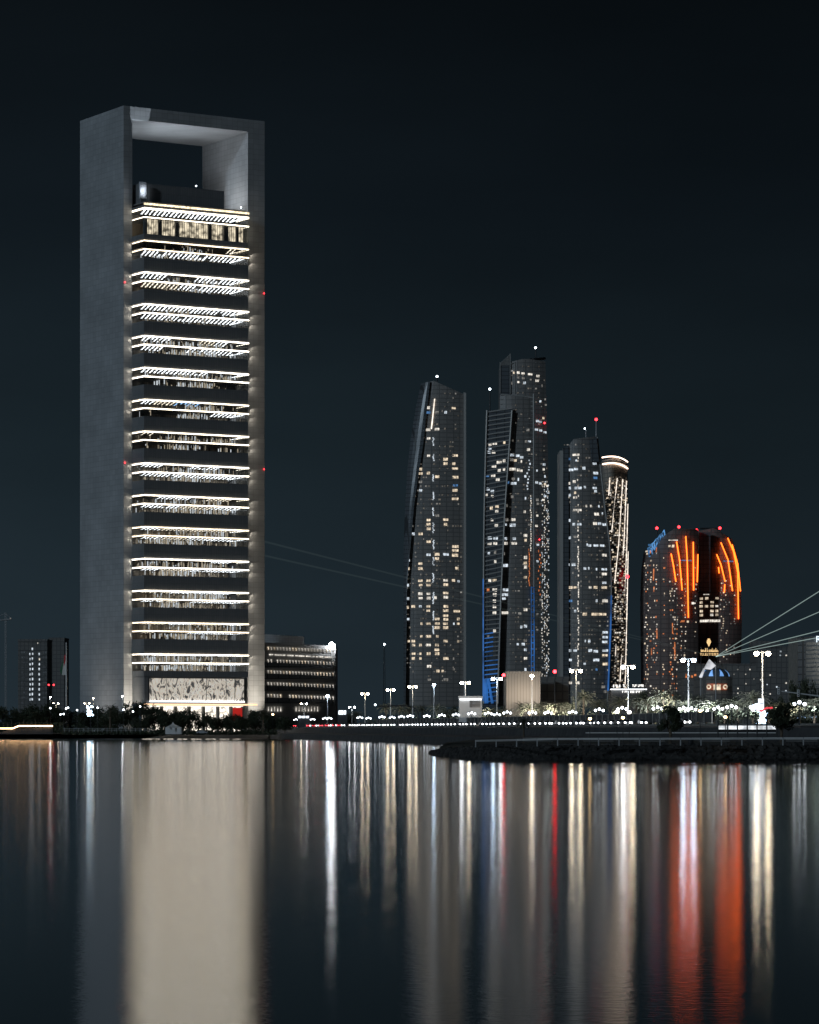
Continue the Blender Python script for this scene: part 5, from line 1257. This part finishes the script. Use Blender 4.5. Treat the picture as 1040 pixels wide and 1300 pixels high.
# ------------------------------------------------------------------ left island details
D = 1540; b = P(219, 925, D); b.z = 2.4; t = empty('marquee_tent', b, 'small white peaked marquee on the island lawn', 'tent')
m = MB(b); x0, x1, xc = P(210, 0, D).x, P(230, 0, D).x, P(219, 0, D).x; zt, ze, z0 = ZP(916.5, D), ZP(923.5, D), 2.4
m.add([(x0, D, ze), (x1, D, ze), (x1, D + 7, ze), (x0, D + 7, ze), (xc - .7, D + 3.5, zt - 1.1), (xc + .7, D + 3.5, zt - 1.1), (xc, D + 3.5, zt)], [(0, 1, 5, 4), (1, 2, 5), (2, 3, 4, 5), (3, 0, 4), (4, 5, 6)]); m.build('roof', M['white'], t)
m = MB(b)
for a_, c_ in ((x0, x0 + 2.2), (x0 + 3, x0 + 4.6), (x1 - 2, x1)): m.box(a_, c_, D + .1, D + .2, z0, ze - .02)
m.box(x0, x1, D + 6.8, D + 6.9, z0, ze - .02); m.build('side_wall', M['white'], t)
o = copy_tree(ch); o.location = (P(257, 0, 1560).x, 1560, 2.4); o.rotation_euler = (0, 0, R(80)); o.scale = (1.2, 1.2, 1.2); o['group'] = 'parked vehicles'; o['label'] = 'parked pale car on the island lawn beside the marquee'
for c_ in list(o.children):
    if c_.name.startswith('headlight'): bpy.data.objects.remove(c_)
# lit rail at far left
D = 1580; b = P(30, 925, D); b.z = 2.5; t = empty('lit_railing', b, 'amber strip-lit stepped railing below the trees next to the crane', 'railing')
m = MB(b); m.path([P(-8, 924.8, D), P(16, 924.8, D), P(24, 921.6, D), P(67, 921.6, D)], .28, 6); m.build('light_strip', M['amberline'], t)
m = MB(b)
for x in range(0, 68, 5): m.tube(P(x, 931, D + .3), P(x, 917 if x % 3 else 913, D + .3), .1)
m.slabquad(P(-8, 932, D + .4), P(67, 932, D + .4), P(67, 922.5, D + .4), P(16, 925.8, D + .4), .5)
m.build('post', M['concdark'], t)
# glowing garden light + small lamps in the foliage
D = 1585; b = P(115, 915, D); b.z = 2.4; t = empty('garden_light', b, 'blue-white glowing garden light cluster among the trees', 'light')
m = MB(b)
for i in range(22): m.ball(P(rnd.gauss(114.5, 1.6), rnd.uniform(897, 909), D), rnd.uniform(.25, .6), 6, 4)
m.build('light', em('garden_glow', (.6, .82, 1), 12), t); m = MB(b); m.tube(b, P(115, 900, D), .15); m.build('post', M['darkmetal'], t)
sm = [(84, 899.5), (86.5, 898.5), (77, 907), (81, 906.5), (98, 901.5), (64, 899), (157, 901), (124, 898.5), (169, 903.5), (178, 897)]
for i, (px, py) in enumerate(sorted(sm)):
    D = 1590; b = Vector(((px - 520) * D / F, D, 2.5)); t = empty('garden_lamp', b, 'small white garden lamp in the island trees, %s counting from the flagpole side' % ORD[i], 'garden lamp', 'small garden lamps')
    m = MB(b); m.tube(b, P(px, py, D), .08); m.build('pole', M['darkmetal'], t); m = MB(b); m.ball(P(px, py, D), .4); m.build('light', M['globe'], t)
D = 1540; b = P(120, 925, D); b.z = 2.3; t = empty('garden_fence', b, 'low pale fence along the island lawn beside the marquee', 'fence')
m = MB(b)
for x in range(82, 196, 6): m.tube(P(x, 929.5, D), P(x, 924.2, D), .09)
m.build('post', M['grey'], t); m = MB(b); m.tube(P(80, 925, D), P(196, 925.4, D), .08); m.tube(P(80, 927, D), P(196, 927.4, D), .06); m.build('rail', M['grey'], t)

# small quay-side shop lights left of centre
for i, (x0, x1, y0, y1, lab) in enumerate(((430, 440, 902, 907, 'small bright kiosk front next to the low office'), (379, 393, 909, 911.5, 'short run of white shop lights before the low office'))):
    D = 1750; b = P((x0 + x1) / 2, 925, D); b.z = 3; t = empty('kiosk', b, lab, 'kiosk')
    m = MB(b); m.slabquad(P(x0 - 1, 930, D + .5), P(x1 + 1, 930, D + .5), P(x1 + 1, y0 - 1, D + .5), P(x0 - 1, y0 - 1, D + .5), 6); m.build('wall', M['concdark'], t)
    m = MB(b); n = 3
    for k in range(n): a_ = x0 + (x1 - x0) * k / n; m.slabquad(P(a_, y1, D), P(a_ + (x1 - x0) / n * .8, y1, D), P(a_ + (x1 - x0) / n * .8, y0, D), P(a_, y0, D), .4)
    m.build('window', em('shop_light', (.85, .93, 1), 2.5, .4, .5), t)

# ------------------------------------------------------------------ laser beams from the palace roof
lm = bpy.data.materials.new('laser_light_in_air'); lm.use_nodes = True; nt = lm.node_tree; nt.nodes.clear()
oo = nt.nodes.new('ShaderNodeOutputMaterial'); ad = nt.nodes.new('ShaderNodeAddShader'); tr = nt.nodes.new('ShaderNodeBsdfTransparent'); ee_ = nt.nodes.new('ShaderNodeEmission')
ee_.inputs[0].default_value = (.72, .95, .88, 1); ee_.inputs[1].default_value = .15
nt.links.new(tr.outputs[0], ad.inputs[0]); nt.links.new(ee_.outputs[0], ad.inputs[1]); nt.links.new(ad.outputs[0], oo.inputs[0])
lm2 = lm.copy(); lm2.name = 'faint_laser_light_in_air'; lm2.node_tree.nodes['Emission'].inputs[1].default_value = .006
src = P(909, 833.5, 1690)
for i, (ex, ey, ED, mt, lab) in enumerate(((1100, 713, 1250, lm, 'steepest pale laser beam rising from the palace sign'), (1100, 751, 1250, lm, 'second steepest laser beam rising from the palace sign'), (1100, 786, 1300, lm, 'upper of two shallow laser beams leaving the palace sign'), (1100, 798, 1350, lm, 'lowest of the four bright laser beams leaving the palace sign'),
        (330, 686, 1500, lm2, 'upper faint laser beam crossing in front of the skyscraper cluster'), (330, 704, 1550, lm2, 'lower faint laser beam crossing in front of the skyscraper cluster'))):
    t = tag(MB().build('laser_beam', mt), lab, 'laser beam', 'laser beams from the palace roof'); bpy.data.meshes.remove(t.data)
    m = MB(src); e_ = P(ex, ey, ED); m.tube(src, e_, .17, .19 if i < 4 else .45, 8, False)
    o = m.build('laser_beam', mt); o.location = src; tag(o, lab, 'laser beam', 'laser beams from the palace roof')

for o in list(bpy.data.objects):
    if '_wc' in o.keys(): del o['_wc']
    if o.type == 'MESH' and o.parent is None and 'label' not in o.keys() and 'kind' not in o.keys(): print('UNTAGGED', o.name)
print('objects', len(bpy.data.objects))
